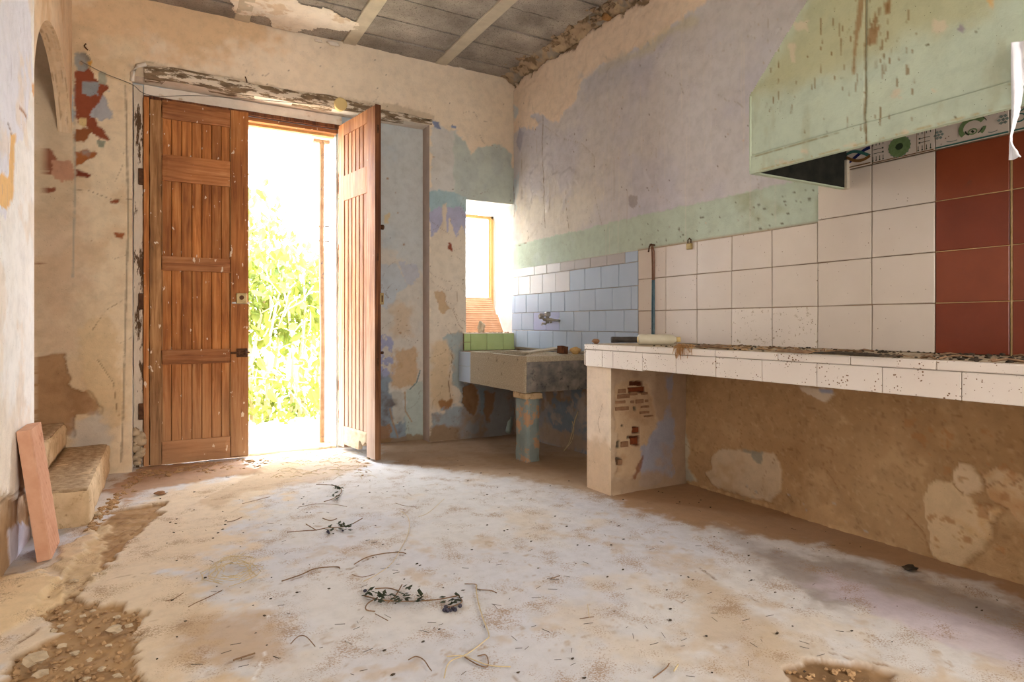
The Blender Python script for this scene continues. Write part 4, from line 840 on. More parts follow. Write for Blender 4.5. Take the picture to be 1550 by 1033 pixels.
for i in range(10): m.rock((RX0+.03+random.uniform(-.02, .02), RY-.06+random.uniform(-.02, .01), .02+i*.022), .03, (1, .7, .9), 2, .5, i)
m.build('crumbled_plaster', M['rock'], fr, True)
# --- left leaf (closed). local coords: x across 0..LW, y depth (0 = room face), z
LW, LH = .665, 2.52
d1 = empty('door_1', (DX0, RY-.07, -.02), 'closed left door leaf, orange-brown boarded pine in four panels, spotted with paint', 'door', kind='structure')
YF = RY-.070
def Lx(u): return onY(u, 400, YF)[0]
def Lz(v, u=300): return onY(u, v, YF)[2]
x0, x1 = DX0, DX0+LW; xs0, xs1 = Lx(245), Lx(349)
TOP, BOT = 2.50, -.02
rz_ = [(Lz(187, 300)+.0, TOP), (Lz(279), Lz(238)), (Lz(412), Lz(389)), (Lz(552), Lz(528)), (BOT+.0, Lz(664))]
rbox((x0, YF, BOT), (x0+.035, YF+.045, TOP), .05, .004, .0015, .1, 1).build('stile', M['wood'], d1)
rbox((x0+.036, YF-.002, BOT), (xs0, YF+.045, TOP-.01), .05, .004, .004, .06, 2).build('stile', M['wood_worn'], d1)
rbox((xs1, YF-.001, BOT+.01), (x1, YF+.045, TOP), .05, .005, .0012, .1, 3).build('stile', M['wood'], d1)
for i, (a, b) in enumerate(rz_): rbox((xs0-.003, YF-.003, a), (xs1+.003, YF+.042, b), .035, .008, .0022, .08, 10+i).build('rail', M['wood_h'], d1)
wd_ = (xs1-xs0)/7
for j in range(4):
    a, b = rz_[j+1][1]-.01, rz_[j][0]+.01
    bxs = [xs0-.01, xs0+wd_*.95, xs0+wd_*1.95, xs0+wd_*2.98, xs0+wd_*4.0, xs0+wd_*5.02, xs0+wd_*6.05, xs1+.01]
    for p, q in zip(bxs, bxs[1:]): MB().box((p+.0015, YF+.016+random.uniform(0, .002), a), (q-.0015, YF+.034, b), .0035).build('board', M['wood'], d1)
    MB().box((xs0-.005, YF+.033, a), (xs1+.005, YF+.040, b)).build('backing', M['wood_edge'], d1)
    for xx in (xs0, xs1): MB().tube([(xx, YF+.008, a+.01), (xx, YF+.008, b-.01)], .006, 6).build('bead', M['wood_worn'], d1)
MB().box((DX0-.006, YF+.037, BOT), (x1-.004, YF+.046, TOP-.004)).build('backing', M['wood_edge'], d1)
mt = M['brass']; lk = onY(366, 452, YF-.01)
L = MB().box((lk[0]-.038, YF-.022, lk[2]-.038), (lk[0]+.036, YF, lk[2]+.038), .004).build('lock', mt, d1); tag(L, 'square brass rim lock')
MB().tube([(lk[0]-.002, YF-.027, lk[2]+.006), (lk[0]-.002, YF-.020, lk[2]+.006)], .016, 14).build('keyhole', M['metal'], L)
MB().box((lk[0]-.066, YF-.012, lk[2]-.040), (lk[0]+.05, YF-.002, lk[2]-.026), .002).build('latch_bar', M['chrome'], L)
bk = onY(366, 534, YF-.01)
L = MB().box((bk[0]-.035, YF-.010, bk[2]-.034), (bk[0]+.04, YF, bk[2]+.030), .003).build('bolt', M['metal'], d1)
MB().tube([(bk[0]-.075, YF-.018, bk[2]), (bk[0]+.052, YF-.018, bk[2])], .007, 8).build('bolt_rod', M['metal'], L)
for dx in (-.018, .022): MB().box((bk[0]+dx-.006, YF-.028, bk[2]-.018), (bk[0]+dx+.006, YF-.008, bk[2]+.018), .002).build('bolt_strap', M['metal'], L)
# --- right leaf (open inwards)
hx, hy = 1.204, 4.93; fx_, fy_ = 1.312, 4.315
d2 = empty('door_2', (hx, hy, -.02), 'open right door leaf swung into the room, boarded weathered pine with broken bottom rail', 'door', kind='structure')
dv = Vector((fx_-hx, fy_-hy, 0)); Wd = dv.length; ang = math.atan2(dv.y, dv.x)
T2 = Matrix.Translation((hx, hy, 0)) @ Matrix.Rotation(ang, 4, 'Z')      # local x along the leaf, local y: + side
# visible (outer) face must face -x : local -y
def b2(lo, hi, name, mat, res=.05, bev=.004, amp=.0012, seed=1, parent=None):
    return rbox(lo, hi, res, bev, amp, .1, seed).build(name, M[mat], parent or d2, M=T2)
def from_px(u):   # local x of an image column on the leaf's outer face
    r_ = ray(u, 400); det = r_[0]*dv.y-r_[1]*dv.x; k = (hx*dv.y-hy*dv.x)/det
    return ((k*r_[0]-hx)**2+(k*r_[1]-hy)**2)**.5
th = .042
sgn = 1     # thickness grows to local +y, away from the visible face
sx0, sx1 = from_px(520.5), from_px(554.5)
b2((0, 0, 0), (sx0, th, TOP), 'stile', 'wood_out', seed=21); b2((sx1, 0, -.01), (Wd-.004, th, TOP), 'stile', 'wood_out', seed=22)
def R2z(v, u): 
    lx = from_px(u); p = T2 @ Vector((lx, 0, 0)); d = st*p.x+ct*p.y; return H+(HZ-v)*d/F
zr0, zr1 = R2z(297, 541), R2z(257, 541)
b2((sx0-.004, -.001, TOP-.10), (sx1+.004, th, TOP), 'rail', 'wood_out', seed=23); b2((sx0-.004, -.001, zr0), (sx1+.004, th, zr1), 'rail', 'wood_out', seed=24)
ob = rbox((sx0-.004, -.001, .02), (sx1+.004, th-.004, .17), .02, .006, .003, .05, 25)
for v in ob.bm.verts:
    lx = v.co.x
    if lx > sx1-.13 and v.co.z < .09: v.co.z = .09+(v.co.z-.09)*.2+.015*math.sin(lx*70)
ob.build('broken_rail', M['rock'], d2, M=T2)
nb = 6
for j, (a, b) in enumerate(((zr1-.005, TOP-.095), (.165, zr0+.005))):
    for i in range(nb):
        p, q = sx0+(sx1-sx0)*i/nb, sx0+(sx1-sx0)*(i+1)/nb
        MB().box((p+.002, .007, a), (q-.002, .025, b), .004).build('board', M['wood_out'], d2, M=T2)
        if i: MB().tube([(p, .006, a), (p, .006, b)], .004, 6).build('bead', M['wood_out'], d2, M=T2)
    MB().box((sx0, .024, a), (sx1, .034, b)).build('backing', M['wood_edge'], d2, M=T2)
MB().box((Wd-.004, -.001, -.012), (Wd, th+.003, TOP+.004), .002).build('leaf_edge', M['wood_edge'], d2, M=T2)
for zc_, hh in ((2.3, .06), (1.4, .05), (.62, .09)):
    MB().box((Wd-.001, .012, zc_), (Wd+.0015, .028, zc_+hh), .001).build('mortise', M['metal'], d2, M=T2)
def k2(v): return H+(HZ-v)*4.38/F
MB().tube([(Wd-.03, th, k2(341)), (Wd-.03, th+.025, k2(341))], .007, 10).tube([(Wd-.03, th+.022, k2(341)), (Wd-.03, th+.036, k2(341))], .018, 12).build('knob', M['metal'], d2, True, M=T2)
L = MB().box((Wd-.06, th-.005, k2(461)), (Wd+.004, th+.024, k2(443)), .003).build('lock', M['brass'], d2, M=T2)
MB().box((Wd-.0, th+.004, k2(457)), (Wd+.006, th+.016, k2(447)), .001).build('keeper', M['metal'], L, M=T2)
MB().tube([(Wd-.02, th, k2(535)), (Wd-.02, th+.03, k2(535))], .010, 10).build('bolt_end', M['metal'], d2, True, M=T2)
# junction box cover
p = onY(515.5, 158, YB-.035)
o = MB().tube([(p[0], YB-.036, p[2]), (p[0], YB-.046, p[2]), (p[0], YB-.050, p[2])], .05, 28, rs=[.049, .049, .042]).tube([(p[0], YB-.0, p[2]), (p[0], YB-.037, p[2])], .045, 20).build('junction_box', M['cream'])
tag(o, 'round cream junction box cover fixed on the lintel above the door', 'junction box')
def cur(name, pts, r, mat, parent=None, lab=None, cat=None, n=5):
    # smooth through points (Catmull-Rom)
    P = [Vector(p) for p in pts]; out = []
    for i in range(len(P)-1):
        p0, p1, p2, p3 = P[max(i-1, 0)], P[i], P[i+1], P[min(i+2, len(P)-1)]
        for k in range(5):
            t = k/5; out.append(.5*((2*p1)+(p2-p0)*t+(2*p0-5*p1+4*p2-p3)*t*t+(3*p1-p0-3*p2+p3)*t**3))
    out.append(P[-1]); o = MB().tube(out, r, n).build(name, M[mat], parent, True)
    if lab: tag(o, lab, cat)
    return o
cur('cable', [onY(u, v, YB-.02) for u, v in ((122, 92), (132, 98), (160, 112), (200, 128), (215, 140))]+[onY(u, v, YB-.035) for u, v in ((240, 146), (300, 145), (400, 152), (500, 160))], .0025, 'cable', None, 'thin grey wire slung from the corner stain across to the lintel', 'wire')
cur('cable', [onY(u, v, YB-.012) for u, v in ((130, 66), (128, 70), (133, 76))], .004, 'metal', None, 'short rusty hook in the plaster high in the left corner', 'hook')
cur('cable', [onY(u, v, YB-.012) for u, v in ((371, 116), (373, 121), (374, 126))], .004, 'metal', None, 'small bent nail in the plaster above the lintel', 'nail')
# ================================================================== WINDOW
wn = empty('window_1', (2.5, 5.2, WZ0), 'small deep-set window with a narrow varnished frame, blinding white outside', 'window', kind='structure')
fx0, fx1, fz0_, fz1_ = WX0+.01, XR-.015, WZ0+.02, WZ1-.055
MB().box((fx1-.03, 5.20, fz0_), (fx1, 5.25, fz1_), .003).build('frame', M['winframe'], wn); MB().box((fx0, 5.20, fz0_), (fx0+.03, 5.25, fz1_), .003).build('frame', M['winframe'], wn)
MB().box((fx0, 5.20, fz1_-.03), (fx1, 5.25, fz1_), .003).build('frame', M['winframe'], wn); MB().box((fx0, 5.20, fz0_), (fx1, 5.25, fz0_+.03), .003).build('frame', M['winframe'], wn)
MB().box((fx1-.042, 5.215, fz0_+.03), (fx1-.03, 5.24, fz1_-.03), .001).build('frame', M['winframe'], wn)
MB().box((fx0+.03, 5.226, fz0_+.03), (fx1-.042, 5.229, fz1_-.03)).build('pane', M['glass'], wn)
# green-tiled sill: front and top course
sill = empty('window_sill', (2.5, YB, .72), 'ledge of lime-green tiles under the window', 'sill', kind='structure')
ex = [onY(u, 518, YB-.03)[0] for u in (702.5, 712.5, 737, 761.5)]+[XR-.002]
rbox((ex[0]+.002, YB-.022, .725), (XR-.001, YB+.0, .868), .05, .002, .001).build('mortar_bed', M['rubble'], sill)
for i, (a, b) in enumerate(zip(ex, ex[1:])):
    zs = [(.725, .868)] if i else [(.725, .796), (.798, .868)]
    for z0, z1 in zs: MB().box((a+.0015, YB-.03, z0+.001), (b-.0015, YB-.022, z1-.001), .002).build('tile', M['tile_green'], sill)
for i, (a, b) in enumerate(zip(ex, ex[1:])):
    for y0, y1 in ((YB-.03, YB+.12), (YB+.122, YB+.27)): MB().box((a+.0015, y0+.001, .868), (b-.0015, y1-.001, .875), .002).build('tile', M['white_plaster'], sill)
# blue strip of tile between sink and wall
# terracotta ribbed slabs leaning in the window
def ribbed(L, Wd_, T_, nr, rib=.004):
    m = MB(); prof = []
    for i in range(nr):
        z0, z1 = Wd_*i/nr, Wd_*(i+1)/nr; prof += [(0, z0), (-rib, z0+(z1-z0)*.18), (-rib, z0+(z1-z0)*.82), (0, z1-.0005)]
    poly = [(0, y, z) for y, z in prof]+[(0, T_, Wd_), (0, T_, 0)]
    return m.prism(poly, 0, (L, 0, 0))
xl, xr_ = WX0+.005, XR-.03
Rm = Matrix.Translation((xl, 4.985, .876)) @ Matrix.Rotation(math.radians(-34), 4, 'X')
o = ribbed(xr_-xl, .198, .03, 8).build('clay_slab', M['clay'], M=Rm); tag(o, 'lower ribbed orange clay slab leaning in the window recess, stone before it', 'clay slab')
Rm2 = Rm @ Matrix.Translation((.0, .0, .2015))
o = ribbed(xr_-xl-.015, .188, .03, 8).build('clay_slab', M['clay'], M=Rm2); tag(o, 'upper ribbed orange clay slab leaning against the window frame', 'clay slab')
p = onY(728, 494, 4.93); o = MB().rock((p[0], 4.925, .875+.044), .042, (.75, .7, 1.15), 3, .35, 3).build('stone', M['rock'], None, False); tag(o, 'squarish pale stone standing on the green-tiled window sill', 'stone')
m = MB(); r = random.Random(9)
for i in range(60): m.rock((r.uniform(WX0+.02, XR-.03), r.uniform(YB, 4.97), .878), r.uniform(.003, .01), (1, 1, .5), 1, .5, i)
tag(m.build('sill_grit', M['dirt']), 'crumbs of mortar along the window sill', 'grit', kind='stuff')
# ================================================================== SINK
sk = empty('sink', (2.4, 4.1, .45), 'speckled stone laundry sink on a peeling blue pier under the window', 'sink')
SX, SY0, SY1, SZ0, SZ1 = 2.183, 3.70, 4.60, .470, .735
rbox((SX, SY0+.012, SZ0), (SX+.05, SY1, SZ1-.004), .04, .006, .003, .2, 1).build('front_wall', M['stone'], sk)
rbox((SX+.006, SY0+.002, SZ0+.004), (XR-.002, SY0+.06, SZ1-.03), .04, .006, .003, .1, 2).build('side_wall', M['stone_dark'], sk)
rbox((SX+.045, SY1-.05, SZ0), (XR-.002, SY1, SZ1-.004), .04, .006, .002, .1, 3).build('side_wall', M['stone'], sk)
rbox((XR-.05, SY0+.05, SZ0), (XR-.001, SY1-.04, SZ1-.004), .04, .006, .002, .1, 4).build('back_wall', M['stone'], sk)
rbox((SX+.03, SY0+.04, SZ0), (XR-.03, SY1-.04, SZ0+.05), .05, .004, .002, .1, 5).build('basin_floor', M['stone'], sk)
rbox((SX-.006, SY0-.012, SZ1-.052), (XR-.002, SY0+.075, SZ1), .03, .012, .002, .1, 6).build('rim', M['stone'], sk)
ws = MB().prism([(SX+.05, SY0+.06, SZ1-.02), (SX+.05, SY0+.45, SZ1-.09), (SX+.05, SY0+.45, SZ1-.12), (SX+.05, SY0+.06, SZ1-.06)], 0, (.46, 0, 0)); ws.build('washboard', M['stone'], sk)
for i in range(8): y = SY0+.12+i*.04; MB().tube([(SX+.06, y, SZ1-.02-(y-SY0-.06)*.18), (XR-.06, y, SZ1-.02-(y-SY0-.06)*.18)], .008, 6).build('washboard_ridge', M['stone'], sk)
# pier
pb = rbox((2.205, 3.735, -.03), (2.318, 3.895, .44), .025, .008, .006, .07, 3).build('leg', M['pier_paint'], sk)
cp = rbox((2.19, 3.722, .425), (2.335, 3.91, .472), .02, .008, .006, .05, 4).build('leg_cap', M['step'], sk)
MB().box((SX+.012, SY1+.004, .47), (SX+.022, YB-.005, .60), .002).build('side_tile', M['tile_blue'], sk); MB().box((SX+.012, SY1+.004, .602), (SX+.022, YB-.005, .72), .002).build('side_tile', M['tile_blue'], sk)
rbox((SX+.022, SY1+.0, .47), (XR-.001, YB-.002, .722), .05, .003, .003).build('end_block', M['rubble'], sk)
# bits on the sink rim
sp = onZ(867, 529, SZ1)
o = rbox((-.034, -.03, 0), (.034, .03, .058), .02, .004, .003, .04, 5).build('wood_block', M['wood_edge'], M=Matrix.Translation((2.52, SY0+.06, SZ1+.001)) @ Matrix.Rotation(.5, 4, 'Z') @ Matrix.Rotation(.14, 4, 'Y')); tag(o, 'small brown wooden block standing on the sink rim', 'block')
o = MB().rock((2.615, SY0+.03, SZ1+.024), .034, (1.2, .8, .75), 3, .3, 8).build('sponge', M['sponge'], None, True); tag(o, 'crumbling ochre sponge on the sink rim beside the counter', 'sponge')
o = MB().box((-.15, -.06, 0), (.13, .06, .012), .002).build('board_scrap', M['stone'], M=Matrix.Translation((2.42, SY0+.17, SZ1+.018)) @ Matrix.Rotation(-.10, 4, 'Y')); tag(o, 'thin greyish board scrap lying flat across the sink', 'board')
# ================================================================== FAUCET
fa = empty('faucet', (XR, 4.25, .96), 'scaled wall tap with two square handles on the blue tiles', 'faucet')
fz, fy, fX = .958, 4.27, XR-.085
cy = onX(828.7, 484, fX)[1]; fz = onX(828.7, 484, fX)[2]
MB().tube([(fX, cy-.055, fz), (fX, cy+.055, fz)], .011, 12).build('body', M['chrome'], fa, True)
for dy in (-.055, .055): MB().tube([(fX, cy+dy, fz), (fX+.03, cy+dy*1.1, fz-.006), (XR-.004, cy+dy*1.2, fz-.008)], .010, 10).build('inlet', M['chrome'], fa, True)
for dy in (-.055, .055): MB().tube([(XR-.012, cy+dy*1.2, fz-.008), (XR-.006, cy+dy*1.2, fz-.008)], .022, 16).build('wall_flange', M['chrome'], fa, True)
MB().tube([(fX, cy, fz-.03), (fX, cy, fz+.03)], .014, 12).build('valve', M['chrome'], fa, True)
MB().box((fX-.02, cy-.02, fz+.024), (fX+.02, cy+.02, fz+.06), .006).build('handle', M['chrome'], fa)
MB().box((-.02, -.02, 0), (.02, .02, .036), .006).build('handle', M['chrome'], fa, M=Matrix.Translation((fX-.012, cy+.062, fz+.012)) @ Matrix.Rotation(math.radians(-32), 4, 'X'))
MB().tube([(fX, cy+.05, fz), (fX-.01, cy+.066, fz+.02)], .009, 8).build('valve', M['chrome'], fa, True)
MB().tube([(fX, cy, fz-.02), (fX-.02, cy, fz-.035), (fX-.05, cy, fz-.03), (fX-.055, cy, fz-.045)], .008, 10).build('spout', M['chrome'], fa, True)
# ================================================================== COUNTER
ctr = empty('counter', (2.4, 2.8, 0), 'long white-tiled masonry worktop on a plastered pier along the right wall', 'counter')
CX, CY1, CY0, CZ = 2.15, 2.975, .25, .835
rbox((CX+.012, CY0, CZ-.115), (XR-.008, CY1, CZ-.012), .08, .003, .002, .2, 1).build('slab', M['step'], ctr)
rbox((CX+.01, CY0, CZ-.012), (XR-.008, CY1, CZ-.001), .03, .002, .0015, .05, 2).build('worktop', M['slab_dust'], ctr)
# nosing: edge tiles
ny = [onX(u, 525, CX)[1] for u in (886.5, 965, 1085, 1180, 1290, 1420, 1600)]+[CY0]
for a, b in zip(ny, ny[1:]): MB().box((CX-.012, b+.001, CZ-.030), (CX+.022, a-.001, CZ), .003).build('edge_tile', M['tile_fascia'], ctr)
MB().box((CX+.01, CY1-.0, CZ-.03), (XR-.01, CY1+.006, CZ), .002).build('edge_tile', M['tile_fascia'], ctr)
fu = [886.5, 912, 928, 973, 1024, 1084, 1154, 1237, 1336, 1456, 1610]; fy = [onX(u, 540, CX-.006)[1] for u in fu]+[CY0]
r = random.Random(3)
for i, (a, b) in enumerate(zip(fy, fy[1:])):
    k = .004 if i >= 3 else 0
    MB().box((CX-.008-k*.3, b+.001, CZ-.126+k*1.6), (CX+.011, a-.001, CZ-.032), .002).build('fascia_tile', M['tile_fascia'], ctr)
MB().box((CX, CY1, CZ-.122), (XR-.01, CY1+.006, CZ-.032), .002).build('fascia_tile', M['tile_fascia'], ctr)
# pier
PY0, PY1, PX = 2.747, 2.972, 2.165
W = Surf(lines((PX, XR-.004, .006)), lines((-.03, .722, .006)), None, (178, 154, 130), 71)
W.plane = lambda a, b, d: (a, PY0-d, b); W.proj = lambda u, v: (lambda p: (p[0], p[2]))(onY(u, v, PY0))
W.dep += .003*W.n1; s = 3.974; ox, oy = 680, 500; W.dep *= sst(0, .03, W.a-PX)
W.patchy((200, 176, 148), .2, .0, .3, .7, 1)
W.blob(Q(ox, oy, s, [(1000, 330), (1100, 300), (1180, 310), (1230, 400), (1250, 560), (1190, 700), (1170, 800), (1080, 900), (1000, 880), (1010, 640), (990, 480)]), (196, 168, 136), amp=.03, fe=.012, dep=-.006, c2=(180, 148, 114))
W.blob(Q(ox, oy, s, [(1310, 280), (1345, 260), (1345, 890), (1150, 930), (1180, 720), (1260, 600), (1300, 500)]), (160, 160, 172), amp=.05, fe=.012, c2=(172, 156, 146))
W.blob(Q(ox, oy, s, [(960, 900), (1300, 850), (1345, 900), (960, 990)]), (176, 150, 122), amp=.04, fe=.02, al=.8)
W.blob(Q(ox, oy, s, [(1100, 900), (1130, 830), (1170, 760), (1160, 820), (1120, 900)]), (130, 80, 50), amp=.012, fe=.006, al=.8)
holes_ = [(1095, 310, 1170, 345), (1085, 345, 1180, 375), (1108, 585, 1150, 622), (1095, 640, 1150, 695)]
for a, b, c, d in holes_: W.blob(Q(ox, oy, s, [(a, b), (c, b), (c, d), (a, d)]), (96, 50, 26), amp=.008, fe=.004, dep=-.02)
for a, b, c, d in ((1075, 640, 1100, 655), (1005, 670, 1030, 710), (1005, 770, 1045, 815), (1130, 460, 1110, 485), (1040, 570, 1052, 580)): W.blob(Q(ox, oy, s, [(a, b), (c, b), (c, d), (a, d)]), (96, 84, 68), amp=.008, fe=.004, dep=-.012)
pr = W.build('pier', M['plaster_rough'], ctr); WL[pr.name] = Vector((0, 0, 0))
W = Surf(lines((PY0, PY1, .006)), lines((-.03, .722, .006)), None, (232, 212, 190), 72)
W.plane = lambda a, b, d: (PX-d, a, b); W.proj = lambda u, v: onX(u, v, PX)[1:]; W.dep += .002*W.n1
W.patchy((238, 216, 190), .2, .0, .3, .7, 1); W.blob([(880, 665), (930, 680), (930, 760), (880, 750)], (206, 176, 144), amp=.06, fe=.03, al=.8); W.patchy((150, 132, 106), .05, .35, .1, .7, 3, mask=sst(.35, .2, W.b)*sst(.1, .2, W.b))
W.line([(912, 612), (905, 640), (908, 655)], (170, 140, 110), .003, .7)
W.dep *= sst(0, .02, W.a-PY0)
W.build('pier', M['plaster'], ctr)
MB().box((PX+.012, PY0+.03, -.03), (XR-.004, PY1, .72), .002).build('pier_core', M['step'], ctr)
bricks = [((1018, 355, 1062, 378), 0), ((1015, 385, 1085, 412), 0), ((1090, 372, 1130, 392), 0), ((1000, 425, 1060, 443), 0), ((1095, 425, 1110, 440), 0), ((1125, 418, 1168, 440), 0), ((1003, 460, 1080, 485), 0), ((1155, 455, 1200, 468), 0),
          ((1150, 488, 1203, 504), 0), ((1175, 512, 1228, 524), 0), ((1090, 345, 1180, 372), 1), ((1085, 555, 1120, 578), 1), ((1110, 590, 1148, 618), 1), ((1100, 650, 1140, 690), 1), ((1160, 375, 1192, 388), 0), ((1035, 670, 1076, 705), 0), ((1015, 780, 1040, 810), 0), ((1180, 420, 1196, 434), 0)]
for i, ((a, b, c, d), rd) in enumerate(bricks):
    p, q = onY(ox+a/s, oy+d/s, PY0), onY(ox+c/s, oy+b/s, PY0)
    rbox((p[0]-.003, PY0+(.014 if rd else -.003), p[2]-.003), (q[0]+.003, PY0+.035, q[2]+.003), .02, .003, .0025, .02, i).build('brick', M['brick_red' if rd else 'brick'], pr)
# near-end support of the counter, outside the frame
rbox((PX, CY0, -.03), (XR-.004, CY0+.15, .722), .1, .004, .003).build('pier', M['step'], ctr)
# things on the counter ----------------------------------------------------
bo = empty('bottle', (2.32, 2.6, CZ), 'cream plastic bottle lying on its side at the far end of the counter', 'bottle')
p0 = Vector(onZ(961, 522.3, CZ)); p1 = Vector(onZ(1014, 522.0, CZ)); 
R_ = .029; p0.x, p1.x = p0.x, p1.x
c0 = Vector(onZ(966, 522.5, CZ)); axis = Vector((ct, -st-.05, 0)).normalized()
c0 = c0+Vector((0, 0, R_+.001)); Lb = .17
def lathe(c, ax, prof, n=20):
    m = MB(); m.tube([c+ax*t for t, _ in prof], 1, n, True, [r_ for _, r_ in prof]); return m
lathe(c0, axis, [(0, R_*.8), (.004, R_*.97), (.012, R_), (Lb, R_), (Lb+.02, R_*.85), (Lb+.035, R_*.5), (Lb+.04, R_*.45)]).build('body', M['bottle'], bo, True)
lathe(c0, axis, [(-.004, R_*.55), (-.0005, R_*.6), (.001, R_*.6)]).build('base_ring', M['cream'], bo, True)
lathe(c0, axis, [(Lb+.038, R_*.5), (Lb+.06, R_*.5)]).build('cap', M['cream'], bo, True)
c1 = Vector(onZ(921, 519.6, CZ))+Vector((.03, .01, .0195)); ax1 = Vector((ct, -st+.12, 0)).normalized()
m = MB(); sp_ = []
o = lathe(c1, ax1, [(0, .013), (0, .018), (.01, .019), (.06, .018), (.12, .019), (.17, .0175)], 16).rough(.0012, .02).build('foam_roll', M['black'], None, True); tag(o, 'dark rolled tube lying beside the cream bottle on the counter', 'roll')
m = MB(); r = random.Random(5)
pf = Vector(onX(1034, 524, CX-.012)); pf.z = CZ+.004
for i in range(46):
    a = pf+Vector((r.uniform(0, .05), r.uniform(-.035, .03), r.uniform(0, .01))); b = a+Vector((r.uniform(-.03, -.006), r.uniform(-.03, .03), r.uniform(-.006, .012))); b.x = min(b.x, CX-.016); c = b+Vector((r.uniform(-.006, .004), r.uniform(-.01, .01), r.uniform(-.055, -.01))); c.x = min(c.x, CX-.016)
    m.tube([a, b, c], .0018, 4)
o = m.build('fibre_clump', M['rust_fibre']); tag(o, 'orange-brown fibre clump hanging over the counter edge', 'fibre', kind='stuff')
# debris on the worktop
m = MB(); m2 = MB(); m3 = MB()
for i in range(380):
    y = .5+abs(r.gauss(0, .75)) if i % 2 else r.uniform(.6, 2.5)
    if y > 2.6: continue
    m.rock((r.uniform(CX+.03, XR-.03), y, CZ+.003), r.uniform(.002, .007)*(1.4 if y < 1.3 else 1), (1.2, 1.2, .6), 1, .5, i)
for i in range(34):
    p = Vector((r.uniform(CX+.02, XR-.05), r.uniform(.6, 2.45), CZ+.004)); a = r.uniform(0, 6.3); l = r.uniform(.02, .1)
    m2.tube([p, p+Vector((math.cos(a)*l*.5, math.sin(a)*l*.5, .006)), p+Vector((math.cos(a+.3)*l, math.sin(a+.3)*l, .0))], r.uniform(.0015, .004), 4)
for i in range(60):
    y = r.uniform(1.55, 2.35); m3.rock((r.uniform(CX+.05, XR-.1), y, CZ+.004), r.uniform(.006, .015), (1.3, 1.8, .3), 1, .5, i)
tag(m.build('counter_debris', M['dark_bit']), 'dark crumbs and droppings strewn over the worktop', 'debris', kind='stuff'); tag(m2.build('counter_twigs', M['twig']), 'broken dry twigs scattered on the worktop', 'twigs', kind='stuff'); tag(m3.build('counter_dirt', M['dirt']), 'flakes of tan dirt on the worktop', 'dirt', kind='stuff')
for i, (u, v, l, lab) in enumerate(((1075, 526, .22, 'long dry stalk lying on the counter beside the orange fibre'), (1290, 537, .30, 'dark flat bark strip on the counter below the white tiles'), (1200, 533, .16, 'short dry stick on the middle of the counter'))):
    p = Vector(onZ(u, v, CZ+.008)); p.x = min(p.x, XR-.06); p.z = CZ+.008
    o = MB().tube([p+Vector((0, l*.5, 0)), p+Vector((.01, l*.2, .003)), p+Vector((-.006, -l*.2, .002)), p+Vector((0, -l*.5, 0))], .006, 6, rs=[.003, .0065, .007, .003]).rough(.001, .02).build('stick', M['twig' if i != 1 else 'dark_bit'], None, True); tag(o, lab, 'stick')
for i, (u, v) in enumerate(((886, 519),)):
    o = MB().rock((CX+.06, CY1-.03, CZ+.014), .02, (1.2, 1, .8), 2, .4, 5).build('stone', M['brick'], None, True); tag(o, 'small brown lump on the far corner of the counter', 'stone')
# strap and padlock on the tiles
yst, zt = onX(988.5, 374, XR-.02)[1:]; 
stp = empty('strap', (XR-.02, yst, zt), 'hanging brown and blue strap looped over a nail on the white tiles', 'strap')
zm = onX(989, 424, XR-.02)[2]; zb_ = CZ+.01
for dy in (-.008, .010):
    MB().tube([(XR-.028, yst+dy*.5, zt+.004), (XR-.02, yst+dy, zt-.03), (XR-.018, yst+dy*.9, (zt+zm)/2), (XR-.018, yst+dy*.8, zm)], .0045, 6).build('upper_band', M['strap_brown'], stp, True)
    MB().tube([(XR-.018, yst+dy*.8, zm), (XR-.019, yst+dy*.9, (zb_+zm)/2), (XR-.02, yst+dy*.8, zb_)], .0048, 6).build('lower_band', M['strap_blue'], stp, True)
MB().tube([(XR-.004, yst, zt+.012), (XR-.045, yst, zt+.012)], .006, 8).tube([(XR-.03, yst, zt+.018), (XR-.035, yst+.018, zt+.004), (XR-.03, yst+.032, zt-.03)], .0055, 6).build('nail', M['metal'], stp, True)
yp, zp = onX(1043.5, 372, XR-.02)[1:]
pk = empty('padlock', (XR-.015, yp, zp), 'small brass padlock hanging at the top edge of the white tiles', 'padlock')
MB().box((XR-.028, yp-.020, zp-.022), (XR-.012, yp+.020, zp+.014), .003).build('case', M['brass'], pk)
MB().tube([(XR-.02, yp-.012, zp+.010), (XR-.02, yp-.012, zp+.034), (XR-.02, yp, zp+.044), (XR-.02, yp+.012, zp+.034), (XR-.02, yp+.012, zp+.010)], .0032, 8).build('shackle', M['metal'], pk, True)
MB().tube([(XR, yp, zp+.036), (XR-.024, yp, zp+.040)], .003, 6).build('nail', M['metal'], pk)
